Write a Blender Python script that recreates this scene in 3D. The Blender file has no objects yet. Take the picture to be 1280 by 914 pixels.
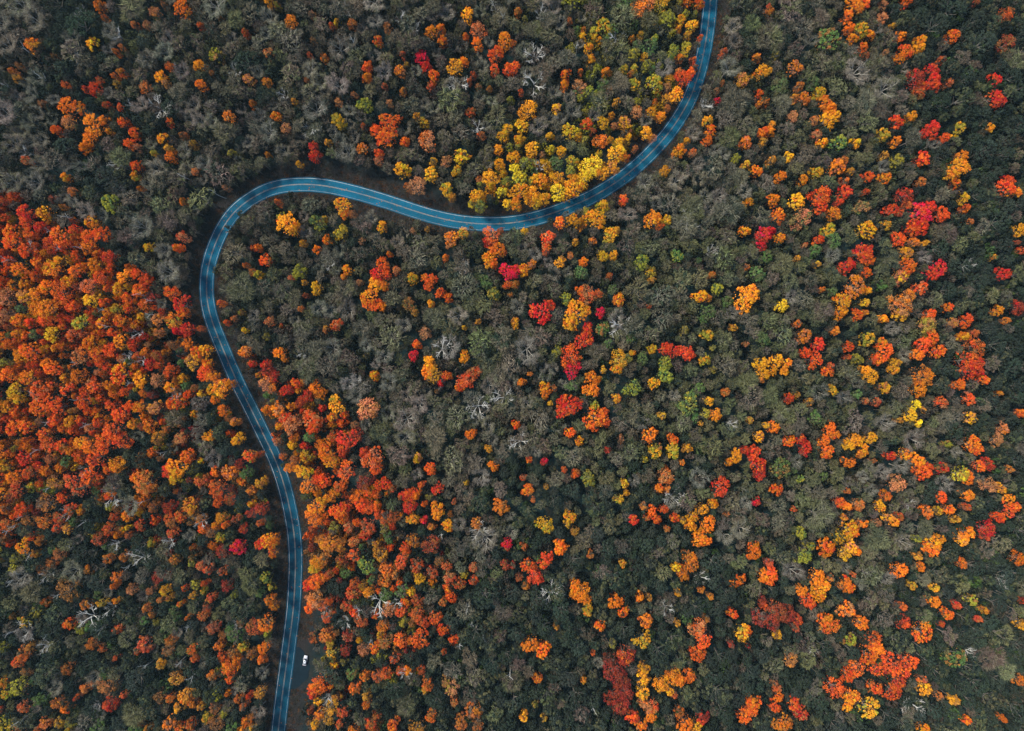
import bpy, bmesh, math, random
import numpy as np
from mathutils import Vector, Matrix, Euler

rnd = random.Random(7)
nrs = np.random.RandomState(11)
S = bpy.context.scene
COL = S.collection

# ------------------------------------------------------------------ camera, sky, sun, exposure
PW, PH = 1280.0, 914.0                       # the photograph's own pixels
HFOV = math.radians(68.0)
TANH = math.tan(HFOV / 2)
MPP = 0.34                                   # metres per photo pixel at crown height
CAM_Z = 14.0 + 640 * MPP / TANH
cam_d = bpy.data.cameras.new('camera')
cam = bpy.data.objects.new('camera', cam_d)
COL.objects.link(cam)
cam.location = (0, 0, CAM_Z)
cam.rotation_euler = (0, 0, 0)
cam_d.sensor_width = 36
cam_d.angle = HFOV
cam_d.clip_start = 1.0
cam_d.clip_end = 4000
S.camera = cam

SUN_EL, SUN_AZ = math.radians(52), math.radians(300)     # azimuth clockwise from +Y (the top of the picture)
world = bpy.data.worlds.new('World')
S.world = world
world.use_nodes = True
wn = world.node_tree
sky = wn.nodes.new('ShaderNodeTexSky')
sky.sky_type = 'NISHITA'
sky.sun_disc = False
sky.sun_elevation = SUN_EL
sky.sun_rotation = SUN_AZ
bg = wn.nodes['Background']
bg.inputs['Strength'].default_value = 0.053
wn.links.new(sky.outputs[0], bg.inputs['Color'])
sun_d = bpy.data.lights.new('sun', 'SUN')
sun_d.energy = 1.5
sun_d.angle = math.radians(10)
sun_d.color = (1.0, 0.93, 0.83)
sun = bpy.data.objects.new('sun', sun_d)
COL.objects.link(sun)
sd = Vector((math.sin(SUN_AZ) * math.cos(SUN_EL), math.cos(SUN_AZ) * math.cos(SUN_EL), math.sin(SUN_EL)))
sun.rotation_euler = sd.to_track_quat('Z', 'Y').to_euler()
sun.location = sd * 500
S.view_settings.view_transform = 'Standard'
S.view_settings.look = 'None'
S.view_settings.exposure = 2.5
S.view_settings.gamma = 1.0
S.render.filter_size = 0.95
S.cycles.max_bounces = 5
S.cycles.diffuse_bounces = 3
S.cycles.transmission_bounces = 2
S.cycles.glossy_bounces = 2


# ------------------------------------------------------------------ helpers
def tag(o, label=None, cat=None, group=None, kind=None):
    if label: o['label'] = label
    if cat: o['category'] = cat
    if group: o['group'] = group
    if kind: o['kind'] = kind
    return o


def mesh_from(name, verts, faces, mats, attrs=None, smooth=False, mat_idx=None):
    me = bpy.data.meshes.new(name)
    me.from_pydata([tuple(v) for v in verts], [], [tuple(f) for f in faces])
    for m in mats:
        me.materials.append(m)
    if mat_idx is not None:
        me.polygons.foreach_set('material_index', np.asarray(mat_idx, dtype=np.int32))
    for an, vals in (attrs or {}).items():
        a = me.attributes.new(an, 'FLOAT', 'FACE')
        a.data.foreach_set('value', np.asarray(vals, dtype=np.float32))
    if smooth:
        me.polygons.foreach_set('use_smooth', [True] * len(me.polygons))
    me.update()
    return me


def link(name, me, parent=None):
    o = bpy.data.objects.new(name, me)
    COL.objects.link(o)
    if parent is not None:
        o.parent = parent
    return o


def new_mat(name):
    m = bpy.data.materials.new(name)
    m.use_nodes = True
    nt = m.node_tree
    nt.nodes.clear()
    out = nt.nodes.new('ShaderNodeOutputMaterial')
    return m, nt, out


def plain_mat(name, col, rough=0.6, metallic=0.0, var=0.15, scale=6.0, spec=0.3, coat=0.0):
    m, nt, out = new_mat(name)
    b = nt.nodes.new('ShaderNodeBsdfPrincipled')
    b.inputs['Roughness'].default_value = rough
    b.inputs['Metallic'].default_value = metallic
    b.inputs['Specular IOR Level'].default_value = spec
    b.inputs['Coat Weight'].default_value = coat
    tc = nt.nodes.new('ShaderNodeTexCoord')
    nz = nt.nodes.new('ShaderNodeTexNoise')
    nz.inputs['Scale'].default_value = scale
    nz.inputs['Detail'].default_value = 5
    nt.links.new(tc.outputs['Object'], nz.inputs['Vector'])
    mx = nt.nodes.new('ShaderNodeMix')
    mx.data_type = 'RGBA'
    mx.inputs['A'].default_value = (*[c * (1 - var) for c in col], 1)
    mx.inputs['B'].default_value = (*[min(c * (1 + var), 1) for c in col], 1)
    nt.links.new(nz.outputs['Fac'], mx.inputs['Factor'])
    nt.links.new(mx.outputs['Result'], b.inputs['Base Color'])
    nt.links.new(b.outputs[0], out.inputs[0])
    return m


# ------------------------------------------------------------------ pixels <-> ground
def ray(px, py):
    return (px - PW / 2) / (PW / 2) * TANH, -(py - PH / 2) / (PW / 2) * TANH


def unproject(px, py, z):
    dx, dy = ray(px, py)
    t = CAM_Z - z
    return dx * t, dy * t


def project(x, y, z):
    t = CAM_Z - z
    return PW / 2 + x / t / TANH * (PW / 2), PH / 2 - y / t / TANH * (PW / 2)


# ------------------------------------------------------------------ road course (centre line in photo pixels)
ROAD_PX = [(896, -150), (893, -90), (890.5, -40), (888, 0), (886.4, 19.7), (884.2, 37.2), (881.3, 58), (877, 78.7), (871.3, 98.5), (865.9, 115.5), (858.4, 131.4),
           (849.8, 146.2), (839, 162.3), (826.5, 177.5), (808.5, 196.5), (790.5, 212.6), (772.5, 226.6), (751.5, 240), (731, 250.8),
           (706, 261), (685, 268.6), (668, 273.6), (647.5, 278), (625.6, 280), (603.8, 280.2), (580, 278.4), (560, 275.2), (538.4, 270),
           (516.6, 263.4), (494.7, 255.8), (472.8, 248.8), (451, 242.4), (438, 239.3), (418.4, 234.3), (396.6, 231), (374.7, 230.2),
           (352.4, 232.2), (335.6, 236.8), (321.5, 243.6), (308.6, 251.8), (295.6, 262.1), (284.7, 274.9), (274.8, 291.2), (266.3, 312),
           (260.9, 329.7), (258.2, 347.2), (258, 364.7), (259.5, 380), (262.6, 394), (268.1, 410.6), (275.8, 429.4), (284.3, 450),
           (291.1, 465.5), (300.3, 485.8), (308.1, 500), (316.9, 518), (325.6, 535.6), (334, 553), (341.2, 568), (348, 584.5), (354.5, 604),
           (360, 625.6), (363.3, 642), (365.7, 654.8), (368.2, 671.9), (369.3, 693.8), (369.3, 710.2), (368.2, 737.5), (367.4, 752),
           (365.5, 772.8), (363.3, 789.2), (361.1, 805.6), (357.8, 833), (355.6, 847.5), (352.9, 868.7), (349.8, 894), (348, 912.4),
           (343, 955), (337, 1010), (328, 1070)]
# clear strip from the centre line, in photo pixels: (px, py, outer side, inner side)
CLEAR_PX = [(888, 0, 4, 15), (877, 79, 5, 14), (858, 131, 14, 8), (839, 162, 20, 9), (820, 185, 25, 15), (790, 213, 18, 11), (751, 240, 12, 9), (707, 261, 13, 2),
            (640, 279, 21, 4), (580, 278, 24, 2), (540, 270, 29, 9), (480, 251, 31, 15), (420, 235, 31, 14), (370, 230, 24, 12),
            (330, 239, 22, 8), (304, 254, 21, 1), (275, 290, 21, 10), (260, 330, 21, 11), (258, 365, 20, 11), (263, 396, 20, 12),
            (285, 450, 17, 16), (300, 485, 12, 17), (317, 518, 23, 10), (333, 552, 23, 14), (348, 584, 22, 3), (360, 625, 19, 19),
            (369, 690, 22, 13), (368, 737, 20, 11), (364, 785, 19, 27), (358, 833, 18, 33), (352, 870, 17, 33), (348, 912, 16, 33)]


def spline(pts, per=5):
    pts = np.array(pts, float)
    out = []
    n = len(pts)
    for i in range(n - 1):
        p0, p1, p2, p3 = pts[max(i - 1, 0)], pts[i], pts[i + 1], pts[min(i + 2, n - 1)]
        for k in range(per):
            t = k / per
            out.append(0.5 * ((2 * p1) + (-p0 + p2) * t + (2 * p0 - 5 * p1 + 4 * p2 - p3) * t * t + (-p0 + 3 * p1 - 3 * p2 + p3) * t ** 3))
    out.append(pts[-1])
    return np.array(out)


def hill(x, y):
    return 3.2 * np.sin(x / 88 + 0.8) * np.cos(y / 110 + 0.4) + 2.2 * np.sin(x / 52 - y / 67) + 1.1 * np.sin(x / 24 + 2) * np.sin(y / 29)


def smooth(v, k):
    for _ in range(k):
        v = np.vstack([v[:1], (v[:-2] + 2 * v[1:-1] + v[2:]) / 4, v[-1:]])
    return v


road_px = smooth(spline(ROAD_PX), 14)
rx, ry = unproject(road_px[:, 0], road_px[:, 1], 0.0)
for _ in range(3):
    rz = smooth(hill(rx, ry)[:, None] * 0.55, 60)[:, 0]
    rx, ry = unproject(road_px[:, 0], road_px[:, 1], rz)
ROAD = np.stack([rx, ry, rz], 1)
tang = np.gradient(ROAD[:, :2], axis=0)
tang /= np.linalg.norm(tang, axis=1)[:, None]
NORM = np.stack([tang[:, 1], -tang[:, 0]], 1)           # right hand of travel = the outer side in the picture


def near_road(x, y):
    """distance, index of the nearest road sample (arrays)"""
    x = np.atleast_1d(np.asarray(x, float)); y = np.atleast_1d(np.asarray(y, float))
    d = np.full(len(x), 1e9); ix = np.zeros(len(x), int)
    for a in range(0, len(x), 20000):
        q = (x[a:a + 20000, None] - ROAD[None, :, 0]) ** 2 + (y[a:a + 20000, None] - ROAD[None, :, 1]) ** 2
        j = q.argmin(1)
        ix[a:a + 20000] = j
        d[a:a + 20000] = np.sqrt(q[np.arange(len(j)), j])
    return d, ix


def ground(x, y):
    d, ix = near_road(x, y)
    h = hill(np.atleast_1d(np.asarray(x, float)), np.atleast_1d(np.asarray(y, float)))
    t = np.clip((d - 7.0) / 22.0, 0, 1)
    t = t * t * (3 - 2 * t)
    return (ROAD[ix, 2] - 0.18) * (1 - t) + h * t


def ground1(x, y):
    return float(ground([x], [y])[0])


# ------------------------------------------------------------------ materials of the setting
def ground_material():
    m, nt, out = new_mat('forest_floor')
    b = nt.nodes.new('ShaderNodeBsdfPrincipled')
    b.inputs['Roughness'].default_value = 0.95
    b.inputs['Specular IOR Level'].default_value = 0.02
    tc = nt.nodes.new('ShaderNodeTexCoord')
    at = nt.nodes.new('ShaderNodeAttribute'); at.attribute_name = 'verge'
    n1 = nt.nodes.new('ShaderNodeTexNoise'); n1.inputs['Scale'].default_value = 0.35; n1.inputs['Detail'].default_value = 8
    n2 = nt.nodes.new('ShaderNodeTexNoise'); n2.inputs['Scale'].default_value = 1.9; n2.inputs['Detail'].default_value = 6; n2.inputs['Roughness'].default_value = 0.7
    for n in (n1, n2):
        nt.links.new(tc.outputs['Object'], n.inputs['Vector'])

    def ramp(src, stops):
        r = nt.nodes.new('ShaderNodeValToRGB')
        e = r.color_ramp.elements
        e[0].position, e[0].color = stops[0][0], (*stops[0][1], 1)
        e[1].position, e[1].color = stops[-1][0], (*stops[-1][1], 1)
        for p, c in stops[1:-1]:
            q = e.new(p); q.color = (*c, 1)
        nt.links.new(src, r.inputs[0])
        return r.outputs[0]
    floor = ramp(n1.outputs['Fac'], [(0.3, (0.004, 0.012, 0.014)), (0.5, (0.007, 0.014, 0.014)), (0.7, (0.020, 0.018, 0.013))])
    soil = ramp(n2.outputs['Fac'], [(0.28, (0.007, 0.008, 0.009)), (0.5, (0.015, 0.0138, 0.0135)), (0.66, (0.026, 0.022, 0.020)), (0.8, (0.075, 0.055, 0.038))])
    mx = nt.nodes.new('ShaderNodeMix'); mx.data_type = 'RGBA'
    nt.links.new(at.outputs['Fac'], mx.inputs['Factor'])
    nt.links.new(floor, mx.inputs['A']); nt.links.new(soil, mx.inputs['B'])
    nt.links.new(mx.outputs['Result'], b.inputs['Base Color'])
    bp = nt.nodes.new('ShaderNodeBump'); bp.inputs['Strength'].default_value = 0.7; bp.inputs['Distance'].default_value = 0.4
    nt.links.new(n2.outputs['Fac'], bp.inputs['Height'])
    nt.links.new(bp.outputs[0], b.inputs['Normal'])
    nt.links.new(b.outputs[0], out.inputs[0])
    return m


def asphalt_material():
    m, nt, out = new_mat('blue_asphalt')
    b = nt.nodes.new('ShaderNodeBsdfPrincipled')
    b.inputs['Roughness'].default_value = 0.75
    b.inputs['Specular IOR Level'].default_value = 0.06
    tc = nt.nodes.new('ShaderNodeTexCoord')
    n1 = nt.nodes.new('ShaderNodeTexNoise'); n1.inputs['Scale'].default_value = 0.09; n1.inputs['Detail'].default_value = 9; n1.inputs['Roughness'].default_value = 0.65
    n2 = nt.nodes.new('ShaderNodeTexNoise'); n2.inputs['Scale'].default_value = 1.4; n2.inputs['Detail'].default_value = 8; n2.inputs['Roughness'].default_value = 0.8
    for n in (n1, n2):
        nt.links.new(tc.outputs['Object'], n.inputs['Vector'])
    r = nt.nodes.new('ShaderNodeValToRGB')
    e = r.color_ramp.elements
    e[0].position, e[0].color = 0.32, (0.003, 0.042, 0.072, 1)
    e[1].position, e[1].color = 0.68, (0.002, 0.078, 0.140, 1)
    nt.links.new(n1.outputs['Fac'], r.inputs[0])
    r2 = nt.nodes.new('ShaderNodeValToRGB')
    e = r2.color_ramp.elements
    e[0].position, e[0].color = 0.3, (0.66, 0.68, 0.7, 1)
    e[1].position, e[1].color = 0.72, (1.25, 1.16, 1.1, 1)
    nt.links.new(n2.outputs['Fac'], r2.inputs[0])
    mu = nt.nodes.new('ShaderNodeMix'); mu.data_type = 'RGBA'; mu.blend_type = 'MULTIPLY'; mu.inputs['Factor'].default_value = 1
    nt.links.new(r.outputs[0], mu.inputs['A']); nt.links.new(r2.outputs[0], mu.inputs['B'])
    # worn wheel tracks: the attribute runs from -1 to 1 across the road
    at = nt.nodes.new('ShaderNodeAttribute'); at.attribute_name = 'across'
    ab = nt.nodes.new('ShaderNodeMath'); ab.operation = 'ABSOLUTE'
    nt.links.new(at.outputs['Fac'], ab.inputs[0])
    tr = nt.nodes.new('ShaderNodeValToRGB')
    e = tr.color_ramp.elements
    e[0].position, e[0].color = 0.0, (0.88, 0.88, 0.88, 1)
    e[1].position, e[1].color = 1.0, (0.8, 0.8, 0.8, 1)
    for p, v in ((0.12, 0.8), (0.28, 1.05), (0.42, 0.88), (0.6, 1.06), (0.76, 0.9)):
        v = 0.9 + (v - 0.9) * 0.5; q = e.new(p); q.color = (v, v, v, 1)
    nt.links.new(ab.outputs[0], tr.inputs[0])
    mv = nt.nodes.new('ShaderNodeMix'); mv.data_type = 'RGBA'; mv.blend_type = 'MULTIPLY'; mv.inputs['Factor'].default_value = 1
    nt.links.new(mu.outputs['Result'], mv.inputs['A']); nt.links.new(tr.outputs[0], mv.inputs['B'])
    # shade and vignette painted into the asphalt colour: the lower stretch darkens gradually
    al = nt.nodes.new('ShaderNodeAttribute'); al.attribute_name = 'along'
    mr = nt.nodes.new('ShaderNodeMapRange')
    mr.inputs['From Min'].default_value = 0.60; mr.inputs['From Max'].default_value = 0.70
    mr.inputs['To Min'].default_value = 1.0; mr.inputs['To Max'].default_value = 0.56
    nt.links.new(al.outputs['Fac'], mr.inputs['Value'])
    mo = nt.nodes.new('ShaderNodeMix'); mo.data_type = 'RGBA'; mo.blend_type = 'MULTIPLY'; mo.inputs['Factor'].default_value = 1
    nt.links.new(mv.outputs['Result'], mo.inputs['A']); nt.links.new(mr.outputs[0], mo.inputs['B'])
    # fallen leaves lying on the asphalt
    vo = nt.nodes.new('ShaderNodeTexVoronoi'); vo.inputs['Scale'].default_value = 0.9
    nt.links.new(tc.outputs['Object'], vo.inputs['Vector'])
    dr = nt.nodes.new('ShaderNodeValToRGB')
    e = dr.color_ramp.elements
    e[0].position, e[0].color = 0.16, (1, 1, 1, 1)
    e[1].position, e[1].color = 0.24, (0, 0, 0, 1)
    nt.links.new(vo.outputs['Distance'], dr.inputs[0])
    sp = nt.nodes.new('ShaderNodeSeparateColor'); nt.links.new(vo.outputs['Color'], sp.inputs[0])
    gt = nt.nodes.new('ShaderNodeMath'); gt.operation = 'GREATER_THAN'; gt.inputs[1].default_value = 0.80
    nt.links.new(sp.outputs[0], gt.inputs[0])
    ml = nt.nodes.new('ShaderNodeMath'); ml.operation = 'MULTIPLY'
    nt.links.new(dr.outputs[0], ml.inputs[0]); nt.links.new(gt.outputs[0], ml.inputs[1])
    lv = nt.nodes.new('ShaderNodeMix'); lv.data_type = 'RGBA'; lv.inputs['B'].default_value = (0.16, 0.065, 0.022, 1)
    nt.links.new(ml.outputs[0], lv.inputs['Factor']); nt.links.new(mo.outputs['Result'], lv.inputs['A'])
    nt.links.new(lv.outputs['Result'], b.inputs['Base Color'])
    nt.links.new(b.outputs[0], out.inputs[0])
    return m


def paint_material(name, col, wear):
    m, nt, out = new_mat(name)
    b = nt.nodes.new('ShaderNodeBsdfPrincipled')
    b.inputs['Roughness'].default_value = 0.6
    tc = nt.nodes.new('ShaderNodeTexCoord')
    n = nt.nodes.new('ShaderNodeTexNoise'); n.inputs['Scale'].default_value = 0.5; n.inputs['Detail'].default_value = 10; n.inputs['Roughness'].default_value = 0.75
    nt.links.new(tc.outputs['Object'], n.inputs['Vector'])
    r = nt.nodes.new('ShaderNodeValToRGB')
    e = r.color_ramp.elements
    e[0].position, e[0].color = wear - 0.12, (0.010, 0.062, 0.11, 1)
    e[1].position, e[1].color = wear + 0.06, (*col, 1)
    nt.links.new(n.outputs['Fac'], r.inputs[0])
    nt.links.new(r.outputs[0], b.inputs['Base Color'])
    nt.links.new(b.outputs[0], out.inputs[0])
    return m


# ------------------------------------------------------------------ the ground sheet
def build_ground():
    xs = np.concatenate([np.linspace(-1500, -330, 14)[:-1], np.arange(-330, 330.1, 2.4), np.linspace(330, 1500, 14)[1:]])
    ys = np.concatenate([np.linspace(-1500, -260, 14)[:-1], np.arange(-260, 260.1, 2.4), np.linspace(260, 1500, 14)[1:]])
    X, Y = np.meshgrid(xs, ys)
    Z = ground(X.ravel(), Y.ravel())
    d, _ = near_road(X.ravel(), Y.ravel())
    v = np.stack([X.ravel(), Y.ravel(), Z], 1)
    nx, ny = len(xs), len(ys)
    i = np.arange(nx * ny).reshape(ny, nx)
    f = np.stack([i[:-1, :-1].ravel(), i[:-1, 1:].ravel(), i[1:, 1:].ravel(), i[1:, :-1].ravel()], 1)
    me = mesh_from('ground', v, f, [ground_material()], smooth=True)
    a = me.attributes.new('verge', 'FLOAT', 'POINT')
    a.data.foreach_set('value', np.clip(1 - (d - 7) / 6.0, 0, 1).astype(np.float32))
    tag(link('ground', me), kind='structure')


def ribbon(name, off0, off1, dz, mat, nseg=1, i0=0, i1=None, skirt=0.0):
    P, N = ROAD[i0:i1], NORM[i0:i1]
    k = nseg + 1
    offs = np.linspace(off0, off1, k)
    rows = []
    for j in range(k):
        rows.append(np.column_stack([P[:, :2] + N * offs[j], P[:, 2] + dz]))
    across = list((offs / 3.4))
    if skirt:
        rows = [rows[0] - (0, 0, skirt)] + rows + [rows[-1] - (0, 0, skirt)]
        across = [across[0]] + across + [across[-1]]
    k = len(rows)
    n = len(P)
    V = np.concatenate(rows)
    F = []
    for j in range(k - 1):
        for q in range(n - 1):
            F.append((j * n + q, j * n + q + 1, (j + 1) * n + q + 1, (j + 1) * n + q))
    me = mesh_from(name, V, F, [mat])
    a = me.attributes.new('across', 'FLOAT', 'POINT')
    a.data.foreach_set('value', np.repeat(across, n).astype(np.float32))
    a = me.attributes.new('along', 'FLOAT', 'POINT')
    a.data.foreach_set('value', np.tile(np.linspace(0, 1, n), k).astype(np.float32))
    return me


ROAD_HALF = 3.3
LINE_AT = 2.72


def build_road():
    asp = asphalt_material()
    white = paint_material('white_road_paint', (0.27, 0.285, 0.285), 0.46)
    faded = paint_material('faded_white_road_paint', (0.15, 0.17, 0.175), 0.54)
    yellow = paint_material('yellow_road_paint', (0.14, 0.105, 0.068), 0.49)
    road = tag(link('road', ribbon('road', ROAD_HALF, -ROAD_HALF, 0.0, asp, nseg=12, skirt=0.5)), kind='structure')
    for s in (1, -1):
        link('edge_line', ribbon('edge_line', s * LINE_AT + 0.07, s * LINE_AT - 0.07, 0.006, white if s > 0 else faded), road)
        link('centre_line', ribbon('centre_line', s * 0.15 + 0.075, s * 0.15 - 0.075, 0.006, yellow), road)
    # paved lay-by beside the lower road, where the car stands
    c0 = np.argmin(np.abs(road_px[:, 1] - 806) + (road_px[:, 0] > 500) * 999)
    c1 = np.argmin(np.abs(road_px[:, 1] - 862) + (road_px[:, 0] > 500) * 999)
    P, N = ROAD[c0:c1 + 1], NORM[c0:c1 + 1]
    n = len(P)
    V, F = [], []
    for q in range(n):
        t = q / (n - 1)
        w = 3.4 + 7.2 * max(math.sin(math.pi * min(max(t, 0.02), 0.98)), 0) ** 0.6
        a = P[q, :2] - N[q] * (ROAD_HALF + 0.01)
        b = P[q, :2] - N[q] * (w + 0.4 * math.sin(q * 1.7))
        V += [(a[0], a[1], P[q, 2] - 0.012), (b[0], b[1], P[q, 2] - 0.07), (b[0], b[1], P[q, 2] - 0.5)]
    for q in range(n - 1):
        F += [(3 * q, 3 * q + 1, 3 * q + 4, 3 * q + 3), (3 * q + 1, 3 * q + 2, 3 * q + 5, 3 * q + 4)]
    m = plain_mat('dark_lay_by_asphalt', (0.004, 0.010, 0.0145), rough=0.85, var=0.45, scale=0.9, spec=0.04)
    tag(link('lay_by', mesh_from('lay_by', V, F, [m])), kind='structure')


build_ground()
build_road()

# ------------------------------------------------------------------ materials of the trees
def foliage_material(name, translucent, jitter):
    """Two colours that belong to the tree (properties tint and tint2), mixed clump by clump, with every leaf a little different."""
    m, nt, out = new_mat(name)
    L = nt.links.new

    def attr(n, t):
        a = nt.nodes.new('ShaderNodeAttribute'); a.attribute_name = n; a.attribute_type = t
        return a
    t1, t2 = attr('tint', 'INSTANCER'), attr('tint2', 'INSTANCER')
    cl, lf = attr('clump', 'GEOMETRY'), attr('leaf', 'GEOMETRY')
    oi = nt.nodes.new('ShaderNodeObjectInfo')
    ad = nt.nodes.new('ShaderNodeMath'); ad.operation = 'ADD'
    L(cl.outputs['Fac'], ad.inputs[0]); L(oi.outputs['Random'], ad.inputs[1])
    fr = nt.nodes.new('ShaderNodeMath'); fr.operation = 'FRACT'
    L(ad.outputs[0], fr.inputs[0])
    mr = nt.nodes.new('ShaderNodeMapRange')
    mr.inputs['From Min'].default_value = 0.45; mr.inputs['From Max'].default_value = 0.95
    L(fr.outputs[0], mr.inputs['Value'])
    mx = nt.nodes.new('ShaderNodeMix'); mx.data_type = 'RGBA'
    L(mr.outputs[0], mx.inputs['Factor']); L(t1.outputs['Color'], mx.inputs['A']); L(t2.outputs['Color'], mx.inputs['B'])
    hsv = nt.nodes.new('ShaderNodeHueSaturation')
    v = nt.nodes.new('ShaderNodeMapRange')
    v.clamp = False
    v.inputs['To Min'].default_value = 1 - jitter; v.inputs['To Max'].default_value = 1 + jitter
    L(lf.outputs['Fac'], v.inputs['Value']); L(v.outputs[0], hsv.inputs['Value'])
    h = nt.nodes.new('ShaderNodeMapRange')
    h.inputs['To Min'].default_value = 0.490; h.inputs['To Max'].default_value = 0.513
    L(cl.outputs['Fac'], h.inputs['Value']); L(h.outputs[0], hsv.inputs['Hue'])
    L(mx.outputs['Result'], hsv.inputs['Color'])
    d = nt.nodes.new('ShaderNodeBsdfDiffuse')
    L(hsv.outputs[0], d.inputs['Color'])
    if translucent:
        t = nt.nodes.new('ShaderNodeBsdfTranslucent')
        L(hsv.outputs[0], t.inputs['Color'])
        ms = nt.nodes.new('ShaderNodeMixShader'); ms.inputs[0].default_value = translucent
        L(d.outputs[0], ms.inputs[1]); L(t.outputs[0], ms.inputs[2]); L(ms.outputs[0], out.inputs[0])
    else:
        L(d.outputs[0], out.inputs[0])
    return m


LEAF = foliage_material('autumn_leaves', 0.22, 0.30)
TWIG = foliage_material('fine_twigs', 0.0, 0.8)
BARK = plain_mat('grey_bark', (0.13, 0.115, 0.095), rough=0.9, var=0.35, scale=2.5, spec=0.1)
PALE = plain_mat('bleached_wood', (0.37, 0.36, 0.32), rough=0.85, var=0.25, scale=1.5, spec=0.15)
LIMB = plain_mat('pale_grey_bark', (0.23, 0.215, 0.18), rough=0.9, var=0.3, scale=1.5, spec=0.1)

TREE_R, TREE_H = 4.5, 16.0


class MB:
    def __init__(self):
        self.v, self.f, self.clump, self.leaf = [], [], [], []
        self.n = 0

    def tube(self, pts, radii, sides=5, cap=True):
        pts = [np.asarray(p, float) for p in pts]
        base = self.n
        up = np.array([0.31, 0.17, 0.93])
        for i, p in enumerate(pts):
            d = pts[min(i + 1, len(pts) - 1)] - pts[max(i - 1, 0)]
            d /= np.linalg.norm(d) + 1e-9
            a = np.cross(d, up if abs(d @ up) < 0.95 else np.array([1.0, 0, 0])); a /= np.linalg.norm(a)
            b = np.cross(d, a)
            for k in range(sides):
                t = 2 * math.pi * k / sides
                self.v.append(p + (a * math.cos(t) + b * math.sin(t)) * radii[i])
        for i in range(len(pts) - 1):
            for k in range(sides):
                k2 = (k + 1) % sides
                self.f.append((base + i * sides + k, base + i * sides + k2, base + (i + 1) * sides + k2, base + (i + 1) * sides + k))
        self.n += len(pts) * sides
        if cap:
            self.f.append(tuple(base + (len(pts) - 1) * sides + k for k in range(sides)))

    def quads(self, V, clump, leaf):
        """V: (n, 4, 3)"""
        n = len(V)
        self.v.extend(V.reshape(-1, 3))
        self.f.extend((np.arange(n)[:, None] * 4 + np.arange(4) + self.n).tolist())
        self.n += 4 * n
        self.clump.extend(clump); self.leaf.extend(leaf)

    def mesh(self, name, mat, foliage=False):
        return mesh_from(name, self.v, self.f, [mat], {'clump': self.clump, 'leaf': self.leaf} if foliage else None)


def unit(a):
    return a / (np.linalg.norm(a, axis=-1, keepdims=True) + 1e-9)


def leaf_quads(P, Nrm, size, rs, aspect=1.0):
    """diamond leaves at P facing Nrm"""
    n = len(P)
    t = unit(np.cross(Nrm, unit(rs.normal(size=(n, 3)))))
    b = np.cross(Nrm, t)
    s = size[:, None] * 0.5
    return np.stack([P - t * s, P - b * s * aspect, P + t * s, P + b * s * aspect], 1)


def plan_points(rs, R, n, gap, irregular=0.42, tries=4000):
    ph, k = rs.uniform(0, 6.28, 3), (2, 3, 5)
    out = []
    for _ in range(tries):
        a, d = rs.uniform(0, 6.283), math.sqrt(rs.uniform(0, 1))
        lim = R * (1 + irregular * (math.sin(k[0] * a + ph[0]) * .5 + math.sin(k[1] * a + ph[1]) * .4 + math.sin(k[2] * a + ph[2]) * .3))
        p = np.array([math.cos(a), math.sin(a)]) * d * lim
        if all((p[0] - q[0]) ** 2 + (p[1] - q[1]) ** 2 > gap * gap for q in out):
            out.append(p)
        if len(out) >= n:
            break
    return np.array(out)


def leafy_crown(seed, n_clump, gap, rc, per, size, open_=0.0):
    rs = np.random.RandomState(seed)
    mb = MB()
    pts = plan_points(rs, TREE_R * 0.80, n_clump, gap)
    R = TREE_R * 1.05
    for p in pts:
        d = min(np.linalg.norm(p) / R, 1)
        z = 9.0 + 6.3 * math.sqrt(max(1 - d * d, 0.02)) + rs.uniform(-0.9, 0.7)
        r = rc * rs.uniform(0.62, 1.4)
        n = int(per * (r / rc) ** 2 * (1 - open_ * rs.uniform(0, 1)))
        D = unit(rs.normal(size=(n, 3)) + (0, 0, 0.35))
        lump = 1 + 0.22 * np.sin(D[:, 0] * 7 + seed) * np.cos(D[:, 1] * 6 + D[:, 2] * 5)
        st, an = rs.uniform(0.75, 1.35), rs.uniform(0, 3.14)
        P = D * (r * lump * np.clip(rs.normal(0.93, 0.17, n), 0.4, 1.4))[:, None]
        u = np.array([math.cos(an), math.sin(an), 0])
        P = P + np.outer(P @ u, u) * (st - 1) + (p[0], p[1], z)
        N = unit(D + rs.normal(size=(n, 3)) * 0.6)
        mb.quads(leaf_quads(P, N, size * rs.uniform(0.7, 1.35, n), rs), [rs.uniform()] * n, rs.uniform(size=n))
    # lower leaves that fill the crown's inside and flanks
    n = per * 2
    a, q = rs.uniform(0, 6.283, n), np.sqrt(rs.uniform(0, 1, n))
    P = np.stack([np.cos(a) * q * R * 0.8, np.sin(a) * q * R * 0.8, rs.uniform(7.0, 10.5, n)], 1)
    N = unit(rs.normal(size=(n, 3)) + (0, 0, 0.8))
    mb.quads(leaf_quads(P, N, size * 1.2 * rs.uniform(0.8, 1.3, n), rs), rs.uniform(size=n), rs.uniform(size=n))
    return mb.mesh('crown', LEAF, True)


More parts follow.
